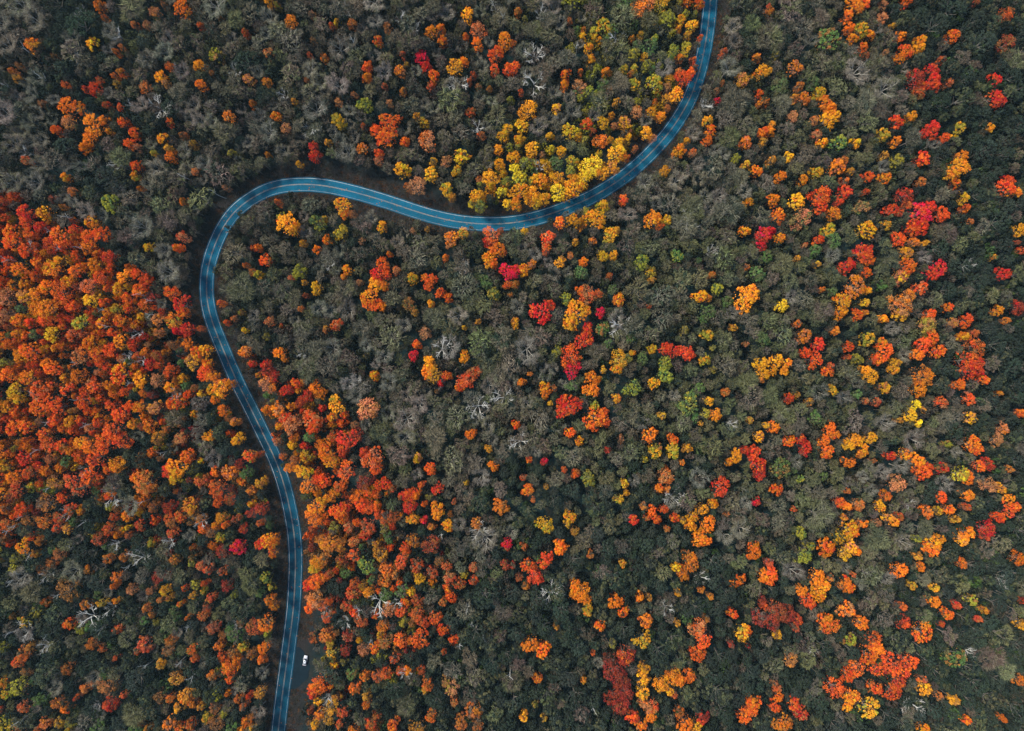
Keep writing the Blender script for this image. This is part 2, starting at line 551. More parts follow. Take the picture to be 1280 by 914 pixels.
def fuzzy_crown(seed, n_clump, gap, rc, per, leaves, wide=0.085):
    """a nearly bare crown: tufts of fine twigs with the last dull leaves between"""
    rs = np.random.RandomState(seed)
    mb = MB()
    pts = plan_points(rs, TREE_R * 0.80, n_clump, gap)
    R = TREE_R * 1.05
    for p in pts:
        d = min(np.linalg.norm(p) / R, 1)
        z = 9.0 + 5.8 * math.sqrt(max(1 - d * d, 0.02)) + rs.uniform(-0.9, 0.7)
        r = rc * rs.uniform(0.62, 1.4)
        c = np.array([p[0], p[1], z])
        out = unit(np.array([p[0], p[1], 5.0]))
        n = int(per * (r / rc) ** 2)
        D = unit(rs.normal(size=(n, 3)) * 0.7 + out * 1.1)
        P0 = c + D * (r * rs.uniform(0.15, 0.75, n))[:, None] - out * r * 0.3
        ln = r * rs.uniform(0.5, 1.35, n)
        bend = unit(D + rs.normal(size=(n, 3)) * 0.3)
        P1 = P0 + bend * ln[:, None]
        side = unit(np.cross(bend, unit(rs.normal(size=(n, 3)) * 0.6 + (0, 0, 1))))
        w = (wide * rs.uniform(0.6, 1.5, n))[:, None] * 0.5
        V = np.stack([P0 - side * w, P0 + side * w, P1 + side * w * 0.35, P1 - side * w * 0.35], 1)
        cl = rs.uniform()
        mb.quads(V, [cl] * n, rs.uniform(size=n))
        n = int(leaves * (r / rc) ** 2)
        if n:
            D = unit(rs.normal(size=(n, 3)) + (0, 0, 0.4))
            P = c + D * (r * rs.uniform(0.6, 1.05, n))[:, None]
            mb.quads(leaf_quads(P, unit(D + rs.normal(size=(n, 3)) * 0.6), 0.32 * rs.uniform(0.6, 1.4, n), rs, 0.7), [cl] * n, rs.uniform(size=n))
    # bare pale boughs that show between the tufts
    n = 24
    a = rs.uniform(0, 6.283, n)
    q = R * rs.uniform(0.1, 0.75, n)
    D = unit(np.stack([np.cos(a + rs.normal(size=n) * .75), np.sin(a + rs.normal(size=n) * .75), rs.uniform(0.1, 0.7, n)], 1))
    P0 = np.stack([np.cos(a) * q, np.sin(a) * q, 9.3 + 6.0 * np.sqrt(np.maximum(1 - (q / R) ** 2, 0.05)) + rs.uniform(-0.6, 0.5, n)], 1)
    P1 = P0 + D * rs.uniform(0.9, 2.2, n)[:, None]
    side = unit(np.cross(D, np.array([0, 0, 1.0]))) * (0.045 * rs.uniform(0.6, 1.4, n))[:, None]
    mb.quads(np.stack([P0 - side, P0 + side, P1 + side * .3, P1 - side * .3], 1), rs.uniform(size=n), rs.uniform(0.9, 1.6, n))
    return mb.mesh('crown', TWIG, True)


def trunk_mesh(seed, mat, top=12.5, r0=0.30, limbs=6, lean=0.5):
    rs = np.random.RandomState(seed)
    mb = MB()
    bx, by = rs.uniform(-lean, lean, 2)
    zs = np.array([-0.6, 0.0, 0.5, 3.5, 7.0, 10.0, top])
    rr = r0 * np.array([1.7, 1.45, 1.1, 0.95, 0.8, 0.55, 0.22])
    pts = [(bx * math.sin(z / 6.0), by * math.sin(z / 5.0), z) for z in zs]
    mb.tube(pts, rr, 7)
    for k in range(limbs):
        a = 2 * math.pi * k / max(limbs, 1) + rs.uniform(-0.4, 0.4)
        z0 = rs.uniform(6.0, 9.5)
        L = rs.uniform(2.2, 3.6)
        d = np.array([math.cos(a), math.sin(a), 0])
        o = np.array([bx * math.sin(z0 / 6), by * math.sin(z0 / 5), z0])
        mb.tube([o, o + d * L * .35 + (0, 0, L * .45), o + d * L * .75 + (0, 0, L * 1.0), o + d * L + (0, 0, L * 1.45)], [r0 * .5, r0 * .36, r0 * .22, r0 * .08], 5)
    return mb.mesh('trunk', mat)


def limb_meshes(seed, n, mat, spread, rise, thick, z_lo=6.5, z_hi=9.5, forks=4, twigs=3):
    """each limb a mesh of its own, forking like an antler; also the end points for the fine twigs"""
    rs = np.random.RandomState(seed)
    meshes, tips = [], []
    for k in range(n):
        mb = MB()
        a = 2 * math.pi * k / n + rs.uniform(-0.35, 0.35)
        z0 = rs.uniform(z_lo, z_hi)
        d = np.array([math.cos(a), math.sin(a), 0.0])
        side = np.array([-d[1], d[0], 0.0])
        L = spread * rs.uniform(0.75, 1.15)
        curve = rs.uniform(-0.35, 0.35)
        pts = []
        for t in np.linspace(0, 1, 6):
            pts.append(np.array([0, 0, z0]) + d * L * t + side * curve * L * t * t + np.array([0, 0, rise * (t ** 0.8)]) + rs.normal(size=3) * 0.1 * t)
        rad = thick * np.linspace(1, 0.22, 6)
        mb.tube(pts, rad, 5)
        for q in range(forks):
            t = rs.uniform(0.3, 0.9)
            i = min(int(t * 5), 4)
            o = pts[i] * (1 - (t * 5 - i)) + pts[i + 1] * (t * 5 - i)
            s = -1 if q % 2 else 1
            dd = unit(d * rs.uniform(0.4, 0.9) + side * s * rs.uniform(0.5, 0.95) + np.array([0, 0, rs.uniform(0.15, 0.7)]))
            l2 = L * rs.uniform(0.3, 0.52) * (1.15 - 0.5 * t)
            e1 = o + dd * l2 * 0.5 + rs.normal(size=3) * 0.08
            e2 = o + dd * l2 + (0, 0, 0.25) + rs.normal(size=3) * 0.12
            r1 = thick * (1 - 0.7 * t) * 0.62
            mb.tube([o, e1, e2], [r1, r1 * .75, r1 * .3], 4)
            tips.append((e2, dd))
            for w in range(twigs):
                o2 = o + (e2 - o) * rs.uniform(0.35, 1)
                d3 = unit(dd + rs.normal(size=3) * 0.6)
                e3 = o2 + d3 * l2 * rs.uniform(0.25, 0.5)
                mb.tube([o2, e3], [r1 * .5, r1 * .18], 3)
                tips.append((e3, d3))
        tips.append((pts[-1], d))
        meshes.append(mb.mesh('limb', mat))
    return meshes, tips


def twig_crown(seed, tips, per, ln, wide=0.07):
    rs = np.random.RandomState(seed)
    mb = MB()
    for p, d in tips:
        n = per
        D = unit(np.asarray(d) * 0.8 + rs.normal(size=(n, 3)) * 0.6 + (0, 0, 0.25))
        P0 = p + rs.normal(size=(n, 3)) * 0.35 - D * 0.2
        P1 = P0 + D * (ln * rs.uniform(0.5, 1.2, n))[:, None]
        side = unit(np.cross(D, unit(rs.normal(size=(n, 3)) * 0.5 + (0, 0, 1))))
        w = (wide * rs.uniform(0.6, 1.4, n))[:, None] * 0.5
        mb.quads(np.stack([P0 - side * w, P0 + side * w, P1 + side * w * .3, P1 - side * w * .3], 1), [rs.uniform()] * n, rs.uniform(size=n))
    return mb.mesh('crown', TWIG, True)


TRUNKS = [trunk_mesh(i, BARK) for i in range(4)]
PALE_TRUNKS = [trunk_mesh(20 + i, LIMB, top=9.5, limbs=0) for i in range(3)]
# small crowns of a few lumps, middling ones, and big crowns of many small lumps
LEAFY = [leafy_crown(100 + i, 19, 1.55, 0.98, 92, 0.52) for i in range(5)] + \
        [leafy_crown(120 + i, 32, 1.20, 0.72, 62, 0.40) for i in range(6)] + \
        [leafy_crown(140 + i, 60, 0.90, 0.53, 42, 0.30) for i in range(5)] + \
        [leafy_crown(160 + i, 30, 1.15, 0.85, 60, 0.38, 0.8) for i in range(4)]
LEAFY_BY_SIZE = (range(0, 5), range(5, 11), range(11, 16)); LEAFY_OPEN = range(16, 20)
FUZZY = [fuzzy_crown(200 + i, 19, 1.55, 1.0, 105, 34, 0.125) for i in range(4)] + \
        [fuzzy_crown(220 + i, 34, 1.18, 0.76, 62, 24, 0.105) for i in range(6)] + \
        [fuzzy_crown(240 + i, 58, 0.92, 0.58, 40, 12, 0.085) for i in range(5)] + \
        [fuzzy_crown(260 + i, 26, 1.2, 1.1, 75, 4, 0.085) for i in range(3)]
FUZZY_BY_SIZE = (range(0, 4), range(4, 10), range(10, 18))
LEAFLESS = []
for i in range(7):
    lm, tp = limb_meshes(300 + i, 6, LIMB, TREE_R * 0.85, 5.6, 0.15, forks=7, twigs=4)
    LEAFLESS.append((PALE_TRUNKS[i % 3], lm, twig_crown(320 + i, tp, 9, 1.25, 0.065)))
DEAD = []
for i in range(4):
    lm, tp = limb_meshes(400 + i, 5, PALE, TREE_R * 0.95, 4.0, 0.17, 6.0, 10.0, forks=7, twigs=3)
    DEAD.append((trunk_mesh(420 + i, PALE, top=11.5, r0=0.26, limbs=0), lm))
SNAG = []
for i in range(4):
    lm, tp = limb_meshes(440 + i, 3, PALE, TREE_R * 0.55, 3.4, 0.15, 9.0, 13.5, forks=2, twigs=1)
    SNAG.append((trunk_mesh(460 + i, PALE, top=15.5, r0=0.24, limbs=0, lean=0.9), lm))

# ------------------------------------------------------------------ what grows where: data read off the photograph
# tile corner -> "x y r colours" in quarter-pixels of the tile; colours: O orange, V orange red, R scarlet, C crimson, A amber gold,
# Y yellow, L yellow green, G green, P faded peach, B rusty brown, K dull dark red (a second letter: the patches)
TILES = {
(0, 0): """495 30 30 OB;525 92 16 O;770 65 30 PO;820 30 15 B;905 45 52 O;670 125 18 P;735 125 25 P;1220 165 22 V;1000 130 18 B;1098 95 14 B;165 225 40 OA;465 215 36 A;608 238 14 P;578 262 12 O;65 355 18 O;100 330 18 B;85 390 22 A;275 285 15 B;605 360 25 O;572 380 15 O;585 420 22 A;330 425 22 V;430 445 18 R;470 440 36 RV;500 405 22 B;845 335 24 O;800 385 34 AO;725 435 36 PO;830 420 22 P;990 325 32 AO;1000 425 32 O;1060 370 18 B;1235 395 30 PA;350 535 65 OV;340 605 36 PA;285 650 32 V;465 620 62 O;450 690 40 O;520 600 28 O;545 655 18 O;535 525 22 V;605 540 24 V;615 610 34 V;670 665 32 V;645 715 28 V;690 735 20 P;420 735 28 O;850 610 26 VA;810 690 32 A;840 740 25 A;850 780 34 O;910 675 22 O;960 720 24 A;1140 580 34 OP;1155 765 24 L;770 768 20 L;1255 520 20 O;975 855 24 P;680 825 32 V;675 875 26 OL;135 800 28 PV;330 880 26 O;215 520 22 P;1075 275 45 LP""",
(320, 0): """65 15 25 A;105 30 18 L;175 110 36 O;380 135 18 V;405 115 18 A;280 75 22 P;480 120 25 P;605 205 28 VL;655 140 28 P;340 290 24 O;270 278 16 V;285 205 16 B;65 265 28 P;55 410 24 O;255 405 16 B;555 330 28 V;550 385 26 O;870 160 34 OA;920 145 26 O;928 205 28 O;1050 75 38 AO;1105 150 44 PV;1100 220 36 OB;1040 190 22 O;1235 205 50 O;1195 265 46 V;1255 345 36 V;730 275 18 V;750 325 16 A;825 285 40 C;845 335 30 R;880 380 34 V;870 430 24 V;990 330 48 AO;1035 305 26 O;1080 375 20 V;1060 405 16 V;1185 350 32 VB;715 355 35 OP;730 455 20 O;665 515 20 P;640 430 16 V;490 475 20 P;410 510 22 P;540 520 44 LG;195 510 20 A;100 580 28 O;150 640 30 P;410 600 42 AL;425 625 20 L;360 710 20 A;655 615 60 V;650 680 60 VO;600 650 36 V;700 600 30 V;740 705 26 O;830 610 32 OL;800 580 22 O;850 700 52 PO;530 740 34 OP;535 628 16 B;610 765 26 V;610 800 26 P;285 725 30 R;290 775 34 R;215 815 14 A;725 845 46 O;1020 780 46 OA;880 800 20 A;945 800 32 P;1000 850 30 AL;870 870 42 AL;1165 885 46 OA;1210 820 34 A;1230 680 36 A;1250 640 30 A;1120 675 26 B;1205 745 30 AO;1265 500 22 L;1160 445 14 O;1105 435 18 P;1065 560 30 B;60 770 16 O""",
(640, 0): """25 65 24 O;65 100 12 L;5 220 22 O;10 340 36 V;380 240 30 AO;355 150 16 O;285 105 12 P;595 195 14 A;640 175 22 AL;870 5 34 O;930 20 30 OV;830 15 20 L;895 130 32 A;825 150 18 O;795 165 22 L;870 175 20 A;935 190 14 V;800 255 38 LG;790 290 22 GL;835 290 22 O;900 300 18 V;670 325 32 L;700 345 18 G;270 370 32 OV;260 425 26 O;340 360 14 O;470 360 26 OB;590 365 14 P;45 460 16 V;850 390 44 V;830 360 24 O;890 360 28 V;905 340 20 V;815 470 42 AO;770 435 26 P;765 490 24 A;710 510 16 O;740 580 28 O;770 540 20 O;520 510 24 A;620 555 34 PO;495 575 18 A;640 455 20 L;80 550 54 AO;220 540 28 OP;50 630 40 A;370 620 36 V;400 655 20 R;290 655 50 AO;330 680 24 A;670 660 36 AO;560 615 40 OP;700 690 22 PB;440 700 40 OP;100 740 44 A;190 680 24 A;190 745 28 O;245 755 30 A;360 695 24 L;520 760 50 A;500 830 40 OP;530 710 26 O;550 780 30 AO;400 830 60 AO;360 880 50 A;450 860 40 A;300 800 34 LA;290 850 30 LG;225 890 46 A;40 890 46 AL;10 780 36 A;15 840 30 A;310 890 36 A;575 785 14 V;610 740 18 P;1240 360 38 AO;1140 400 40 AP;1042 415 14 O;1015 455 18 P;1020 505 20 C;1225 470 30 V;1255 510 26 OP;1225 520 18 O;1215 290 24 OB;1050 262 24 V;975 600 32 AL;985 650 34 O;970 700 30 O;1160 710 36 OP;1250 655 28 VO;1250 705 22 A;830 750 42 O;895 760 24 PV;1110 790 30 L;1160 820 24 A;1210 850 36 OA;1270 40 14 V""",
(960, 0): """5 60 25 OA;430 30 50 OA;395 80 34 O;405 140 26 O;470 20 40 V;500 175 30 O;460 150 44 LA;420 195 30 O;470 240 30 VO;485 280 18 V;570 90 30 PV;570 25 26 P;690 5 36 VO;660 180 28 O;615 135 18 A;680 260 40 O;655 290 30 O;755 205 32 O;750 240 26 A;580 265 18 P;915 180 40 VO;860 300 20 V;730 390 50 KR;810 350 40 R;815 400 42 R;830 430 26 R;760 430 30 VR;895 415 22 VP;750 465 32 B;1125 400 36 R;1125 490 50 R;1150 505 32 RC;1180 220 50 KB;1180 70 40 B;1030 15 18 V;130 340 48 OP;155 430 24 O;175 490 40 OP;130 490 20 O;255 460 34 AL;280 510 40 O;310 530 28 O;320 580 44 AO;290 600 50 AO;230 600 24 P;120 580 32 P;240 670 28 PV;270 710 26 A;435 710 28 A;640 610 40 RV;710 580 28 A;570 670 38 LA;635 705 30 O;575 775 24 A;815 645 46 R;785 660 32 R;870 690 32 V;765 790 42 VR;945 640 40 LA;1095 640 26 A;945 835 60 OA;960 780 36 O;920 870 36 O;1195 900 34 R;105 780 26 A;10 655 26 O;20 620 20 A;15 800 24 A;60 880 34 O;240 860 36 AL;345 830 46 OP;375 800 24 O;405 855 24 A;495 880 32 V;580 885 34 OA;380 900 24 V;170 895 30 O;760 905 24 O;35 280 22 L;5 355 12 A;350 710 50 GL;300 200 70 GB;640 800 40 L""",
(0, 230): """15 90 22 V;125 140 46 R;35 170 30 V;130 190 36 V;200 215 34 R;375 225 32 VR;505 250 46 V;440 260 36 VO;440 310 40 O;540 365 38 R;300 260 60 V;255 300 46 VK;330 310 40 VR;150 250 40 V;60 240 50 VO;60 290 50 V;130 330 40 V;260 420 50 A;300 380 30 A;380 430 40 O;100 430 50 O;40 385 30 V;15 480 24 O;300 540 54 O;230 510 40 O;180 550 40 O;120 560 40 AP;340 485 36 O;440 510 44 PV;460 580 46 AY;520 590 28 V;590 525 36 AO;620 460 44 O;690 450 40 V;730 480 40 VR;690 530 40 VO;640 570 36 V;640 620 30 V;580 620 34 LA;540 640 30 A;850 540 40 V;900 600 50 R;910 640 36 OV;860 680 44 OL;880 730 26 C;930 720 40 R;1000 720 20 V;240 620 60 O;180 620 40 O;360 610 36 V;230 680 40 VR;90 680 40 O;45 715 20 O;110 620 30 G;150 690 28 O;260 750 44 A;360 750 36 VP;400 690 46 LA;510 690 36 OA;420 750 24 V;450 790 44 O;150 830 60 O;110 850 50 O;40 800 36 O;600 680 40 O;600 780 40 O;550 830 40 V;560 740 30 V;680 700 34 OA;720 840 26 O;680 860 24 V;790 740 30 P;860 800 30 B;780 850 30 B;940 800 40 A;980 840 40 OA;1020 830 40 A;960 880 44 PA;1030 890 30 O;400 860 50 PO;480 840 40 V;500 890 30 O;240 890 40 O;30 890 30 L;0 760 30 O;365 38 24 P;745 315 30 AY;265 75 22 VP;315 115 16 OP;915 88 22 A;885 315 28 V;910 265 34 PV;700 25 16 O;545 95 46 LG;1125 20 20 P;1222 405 16 O;1260 440 24 OA;1100 595 22 O;1130 690 16 V;1220 725 18 A;1215 835 34 OP;1262 320 18 V;1200 640 18 BL""",
(320, 230): """155 195 62 AO;190 225 40 AO;130 165 30 L;110 95 20 V;430 110 54 AO;450 150 30 O;480 150 26 P;335 180 24 A;310 190 50 GL;420 245 44 LA;355 275 28 O;305 328 26 O;235 295 20 A;10 320 26 V;48 380 36 V;75 380 18 O;10 450 28 LA;215 435 44 L;175 468 18 PV;240 490 16 A;300 520 36 A;250 555 18 R;225 622 20 P;70 685 30 PV;130 708 14 V;55 760 22 L;395 705 32 VP;420 690 22 V;350 725 22 A;120 840 36 O;145 870 20 O;50 895 30 R;625 215 32 AO;525 285 20 P;665 348 18 O;630 400 40 V;600 450 40 R;650 450 32 VR;600 500 46 AO;640 505 28 O;560 565 50 OA;600 600 40 V;555 600 32 V;625 610 28 O;455 430 32 AO;440 460 20 O;515 490 18 P;700 430 24 PO;780 470 32 AL;780 235 18 P;850 225 14 A;865 485 44 V;845 470 30 O;915 540 30 V;955 565 30 VO;870 595 22 A;970 270 44 OP;1030 245 32 AL;940 370 20 O;1170 255 50 VP;1150 290 30 R;1215 235 20 V;1200 325 46 O;1155 370 40 O;1180 395 28 O;1250 435 48 CR;1250 500 26 V;1265 550 14 O;790 640 22 A;760 600 40 BG;800 800 26 VO;780 855 30 C;840 740 36 P;860 900 44 AO;1035 860 34 AO;1105 685 18 A;1035 715 14 A;550 855 18 L;800 10 50 PB;750 15 20 O;950 30 40 AL;975 65 24 O;1095 60 40 OA;1115 110 36 LG;1070 100 20 O;1220 40 30 A;1250 100 30 O;1165 10 26 O;1180 545 40 LG""",
(640, 230): """40 40 60 A;100 60 50 AO;20 100 36 AO;150 75 44 AO;230 40 50 A;300 25 50 AO;270 55 36 A;120 95 30 O;350 10 30 AO;235 195 34 OV;175 270 40 VP;170 320 30 VP;170 345 18 R;555 80 28 VO;700 175 50 OA;735 210 22 O;770 180 28 AL;770 225 16 G;490 250 44 AL;515 235 24 A;400 285 24 OV;315 290 20 A;240 390 34 AP;290 355 20 P;355 390 28 O;450 360 30 A;505 355 26 A;485 460 20 V;60 425 34 O;100 400 26 OP;10 440 40 CR;15 500 24 O;140 640 62 RC;190 600 30 R;375 550 50 PV;425 545 28 V;340 530 26 VO;315 640 66 AO;290 690 46 A;370 630 30 AO;270 570 36 LG;440 640 30 C;350 780 54 R;375 720 36 RV;530 575 36 OA;290 860 60 VR;225 830 32 L;860 840 48 R;800 830 48 R;760 820 36 R;885 850 28 RV;695 820 26 A;760 890 40 LG;530 870 50 AL;570 870 30 L;600 840 18 AO;480 795 30 G;450 720 40 GB;640 390 44 LG;685 440 38 LA;695 480 22 A;820 360 36 GL;935 560 40 AO;975 570 20 O;995 455 22 O;1020 520 34 LG;925 380 18 G;1165 565 74 OA;1100 715 22 A;1165 415 18 OA;1155 235 32 AO;1175 90 26 A;1245 260 46 RC;1240 310 26 RC;1215 445 46 G;970 750 36 L;855 730 24 L;1000 815 14 L;960 875 34 LA;1240 890 40 A;1160 795 16 BP;680 610 14 V;15 690 30 AB;340 440 40 G""",
(960, 230): """25 80 36 O;50 155 40 OV;140 90 46 AO;265 60 50 V;260 110 40 VR;325 150 38 OA;380 40 40 R;355 90 20 R;165 180 60 PG;10 230 26 C;55 270 32 OA;250 280 30 V;180 305 16 PV;300 230 40 LA;320 280 46 G;235 330 34 G;145 370 16 A;245 400 12 A;265 525 16 O;465 115 40 PG;485 40 18 V;680 60 50 KR;690 110 22 V;610 130 40 R;640 150 22 R;585 205 28 AL;490 230 54 AO;760 150 62 CR;745 210 60 RV;720 230 40 V;860 150 44 VR;800 120 40 R;645 275 42 V;725 290 26 OP;685 340 36 AP;780 295 18 A;690 410 50 VO;660 460 40 PA;475 340 56 RV;490 380 40 VO;390 410 46 R;490 440 30 O;435 510 60 OP;490 530 26 A;480 590 24 A;370 580 50 AO;360 640 40 OA;440 650 34 V;480 640 18 O;570 670 26 OA;660 600 60 PO;700 560 36 OP;660 650 40 AP;755 520 40 VP;840 420 56 RC;820 450 36 R;805 645 30 V;890 615 30 OV;985 680 38 V;915 690 28 PA;1140 630 30 OA;1180 680 18 O;1240 615 40 KR;1165 450 42 RK;1110 365 22 O;1000 190 20 P;965 70 34 A;975 125 24 V;930 0 30 O;1180 20 50 VR;1225 40 34 O;1250 230 38 AO;1228 295 14 R;1260 330 20 V;70 605 36 YA;145 695 22 O;175 755 42 OP;335 730 24 O;245 800 40 R;230 870 50 V;185 840 28 VR;400 810 30 V;395 860 16 V;440 870 36 L;490 770 44 LA;575 830 54 V;560 790 36 O;540 870 34 V;630 890 36 AB;310 905 20 V;810 760 44 VO;770 800 44 VR;840 830 44 V;740 850 36 O;970 760 28 OA;1020 740 24 V;1030 810 56 VB;980 880 56 VK;1040 890 36 RV;790 700 50 PL;40 880 40 A;90 890 30 O""",
(0, 460): """40 35 46 O;140 45 46 OA;265 5 50 VO;390 40 44 OV;470 90 44 VP;600 30 60 OA;700 55 44 AO;850 15 40 V;850 95 34 O;1020 20 50 O;1050 40 40 O;1100 100 50 OA;1145 80 26 O;1060 110 36 AL;1110 215 34 OV;1170 270 26 AP;1180 355 36 AO;1240 435 36 VL;75 120 50 A;95 155 30 AY;200 110 60 VP;240 160 60 V;190 200 50 VO;290 190 50 V;330 110 40 VP;600 230 50 VR;560 190 40 VK;650 190 30 VO;690 195 34 AO;660 280 30 AO;770 200 40 PA;745 285 40 O;710 290 24 O;790 350 40 BA;895 350 34 PV;930 440 40 VO;880 490 60 OA;840 510 44 RK;870 540 44 A;1140 520 46 OP;800 450 20 B;720 570 68 O;680 540 36 O;740 600 40 O;560 310 60 VK;610 360 50 VK;520 370 56 V;440 390 40 O;400 370 36 AO;130 290 44 VO;70 300 44 O;220 330 40 V;250 380 50 VB;310 390 44 VB;350 410 30 O;400 440 40 V;480 450 56 VK;580 480 46 OA;540 500 36 V;450 540 60 VK;400 600 50 V;360 560 50 V;270 570 40 PA;150 520 40 VB;70 540 40 O;20 490 36 AL;90 600 50 V;60 640 40 RV;25 700 34 O;230 670 60 OA;220 760 50 OP;300 740 44 V;350 700 40 VB;290 790 36 V;340 800 36 AO;100 370 20 A;80 400 20 LA;250 450 30 PV;570 740 36 V;540 800 44 VB;490 850 46 VB;640 830 26 B;700 780 40 VR;760 690 36 OB;950 680 60 OA;960 720 40 AY;900 740 44 O;850 760 50 VB;840 690 44 KV;1000 750 36 PO;1000 560 44 VB;1080 600 50 VB;1100 740 36 AO;1175 750 30 VB;1050 820 30 PB;1120 780 24 O;1250 610 32 OV;1186 890 46 C;1250 720 36 KR;1250 770 26 O;1210 800 30 K;200 860 36 OB;20 850 30 O;860 820 40 VB;960 890 16 O;1140 650 40 B;580 870 30 BL;760 870 30 LA;360 210 18 A;830 305 24 O""",
(320, 460): """15 35 18 OA;60 20 36 KR;90 50 40 RK;150 110 36 RK;60 80 50 P;110 205 44 OP;150 250 40 VP;75 170 20 L;250 145 36 R;220 170 30 K;280 255 58 VP;290 290 44 V;180 280 50 PV;400 185 50 A;390 160 30 LA;380 240 30 O;490 280 22 P;460 350 60 RK;430 400 44 VK;500 330 40 K;580 450 64 VP;600 490 44 V;545 420 36 RV;350 420 54 O;370 460 50 O;330 390 40 O;380 340 30 VB;450 510 54 VP;250 440 36 AL;235 515 46 AY;265 340 34 G;190 350 26 OB;180 380 26 A;110 365 24 P;260 590 50 OP;240 640 20 G;300 690 50 O;290 740 50 OV;330 660 30 A;340 560 44 V;300 560 30 RV;420 590 36 VB;370 640 36 O;410 710 50 V;450 690 36 VR;430 750 30 O;385 800 34 LA;460 790 30 PV;370 870 60 OA;420 880 40 O;330 850 40 O;500 640 36 OV;520 680 40 V;560 690 44 VR;600 690 26 V;650 580 36 VR;610 580 30 V;680 600 24 PV;640 740 40 VK;680 740 40 VK;610 730 26 V;560 790 44 V;540 830 30 VR;640 800 30 L;660 840 36 G;600 890 30 AO;770 635 44 VR;740 630 34 RV;800 630 26 O;720 640 18 O;760 690 36 R;780 750 36 AO;835 755 22 C;860 640 20 LA;825 580 20 V;905 600 36 R;900 710 46 OA;875 790 22 OA;965 725 16 O;985 665 16 V;780 855 38 OP;865 500 36 VO;800 450 28 AP;870 880 50 KB;590 40 28 O;885 30 50 AP;850 20 40 O;920 75 24 CR;945 40 30 V;900 115 16 B;1040 60 50 VP;1020 90 34 VO;1090 20 36 VP;1070 330 32 OV;1155 400 22 A;1180 490 30 O;1215 690 46 OB;1045 570 14 A;1095 770 34 OA;1245 870 30 C;560 200 60 PB;580 220 30 BO;15 430 20 V;25 570 36 AL;35 610 26 O;30 700 40 RK;20 770 20 V;60 860 50 O;30 870 40 VR;90 850 30 O""",
(640, 460): """300 10 50 CK;400 50 44 O;395 110 44 O;455 10 20 A;520 5 30 A;50 72 24 O;90 30 14 O;165 110 42 OA;210 100 18 O;190 175 14 A;280 190 70 RV;250 160 30 R;300 90 36 G;410 185 26 L;410 250 64 VO;450 220 30 V;460 260 34 V;400 290 34 V;285 320 32 VO;335 365 26 O;20 280 26 VO;85 455 20 V;160 465 22 CK;475 408 20 KR;260 505 18 VB;315 525 26 VB;80 605 34 OV;55 545 18 PV;170 590 16 AB;105 655 12 O;705 75 34 AL;760 40 44 LG;520 150 26 A;745 235 24 AO;600 100 50 LG;980 165 26 AL;960 230 30 L;1010 235 36 OA;935 275 16 A;1060 120 24 OV;880 180 60 GL;840 180 30 G;680 335 44 OV;540 355 24 P;710 415 38 LA;725 390 24 L;800 355 32 V;800 410 44 LA;870 400 26 AB;845 470 16 O;660 455 18 LA;760 540 44 PO;735 600 26 OV;770 605 20 O;560 575 24 A;530 650 28 AL;570 620 16 A;380 550 44 LG;690 720 38 VO;655 690 24 OB;715 750 26 V;755 700 26 V;670 740 20 V;605 755 28 RV;810 745 26 VO;845 760 20 A;770 800 16 O;885 780 36 A;970 775 44 O;930 850 44 OA;900 740 30 A;960 860 34 O;945 700 34 AB;1000 675 26 O;1065 725 14 O;1035 590 54 RV;1110 440 40 AO;1075 470 22 O;1200 420 44 RV;1220 480 48 RV;1230 530 32 R;1160 410 26 R;1215 665 24 CK;1180 260 20 AO;1265 285 18 A;1225 340 30 AB;1245 25 36 A;1235 60 18 O;165 780 50 AL;290 740 36 AO;275 775 20 A;310 810 24 AL;245 885 40 OV;60 885 22 VO;1200 885 32 O;1000 10 20 L""",
(960, 460): """20 15 30 A;80 10 26 AO;300 15 36 V;505 40 44 AO;480 10 30 A;570 100 36 AP;625 10 24 A;770 40 60 OB;750 100 46 O;1000 10 50 RV;1045 20 26 R;945 85 32 OV;1065 60 30 VO;1000 155 34 VP;855 170 38 VP;1145 127 14 O;1265 225 26 VO;100 150 30 RV;135 135 24 A;205 170 22 AB;535 170 24 RV;480 165 20 PV;320 110 30 AL;730 185 28 Y;710 235 34 YA;740 270 26 YA;760 210 22 A;650 260 18 A;25 295 38 O;105 365 34 OV;160 355 30 RV;185 395 34 R;180 425 18 RC;310 300 36 OV;330 330 28 O;280 360 30 OV;290 410 44 V;430 360 44 AO;470 410 36 AO;510 345 34 A;400 385 30 A;455 430 24 O;400 470 36 OV;520 460 14 O;605 437 30 RV;685 425 34 OA;740 460 40 OA;740 490 34 VO;770 520 44 V;790 490 30 V;1015 380 48 OV;1040 400 34 V;1160 300 36 PO;1005 250 36 AP;1135 355 36 PB;1090 480 38 KR;1050 490 30 V;990 545 40 VO;960 530 50 LY;860 500 36 RB;1195 502 18 O;990 630 34 OA;985 690 22 V;1095 580 44 PB;1150 600 30 AB;855 640 34 V;785 715 40 OP;840 710 24 A;900 705 26 OV;925 750 24 AP;580 635 34 O;555 690 30 AO;600 745 30 AP;625 765 26 OA;650 740 22 VB;540 770 20 P;355 665 28 VO;390 690 26 O;450 680 32 PO;375 742 16 O;470 770 26 OB;390 610 18 VB;640 570 50 PB;400 800 54 AO;425 815 34 O;350 840 40 AL;290 880 46 OV;45 605 36 VO;125 700 14 V;160 820 36 LG;205 880 30 LG;120 510 20 G;155 550 22 GL;60 500 60 GB;740 850 18 L;820 870 44 AO;850 850 30 O;780 890 30 O;410 890 40 AP;990 820 44 OV;960 850 40 AP;1085 800 44 RC;1180 710 50 VK;1220 690 34 V;1145 745 34 VR;1200 650 30 OA;1080 845 10 R;440 130 26 G;890 380 20 LB""",
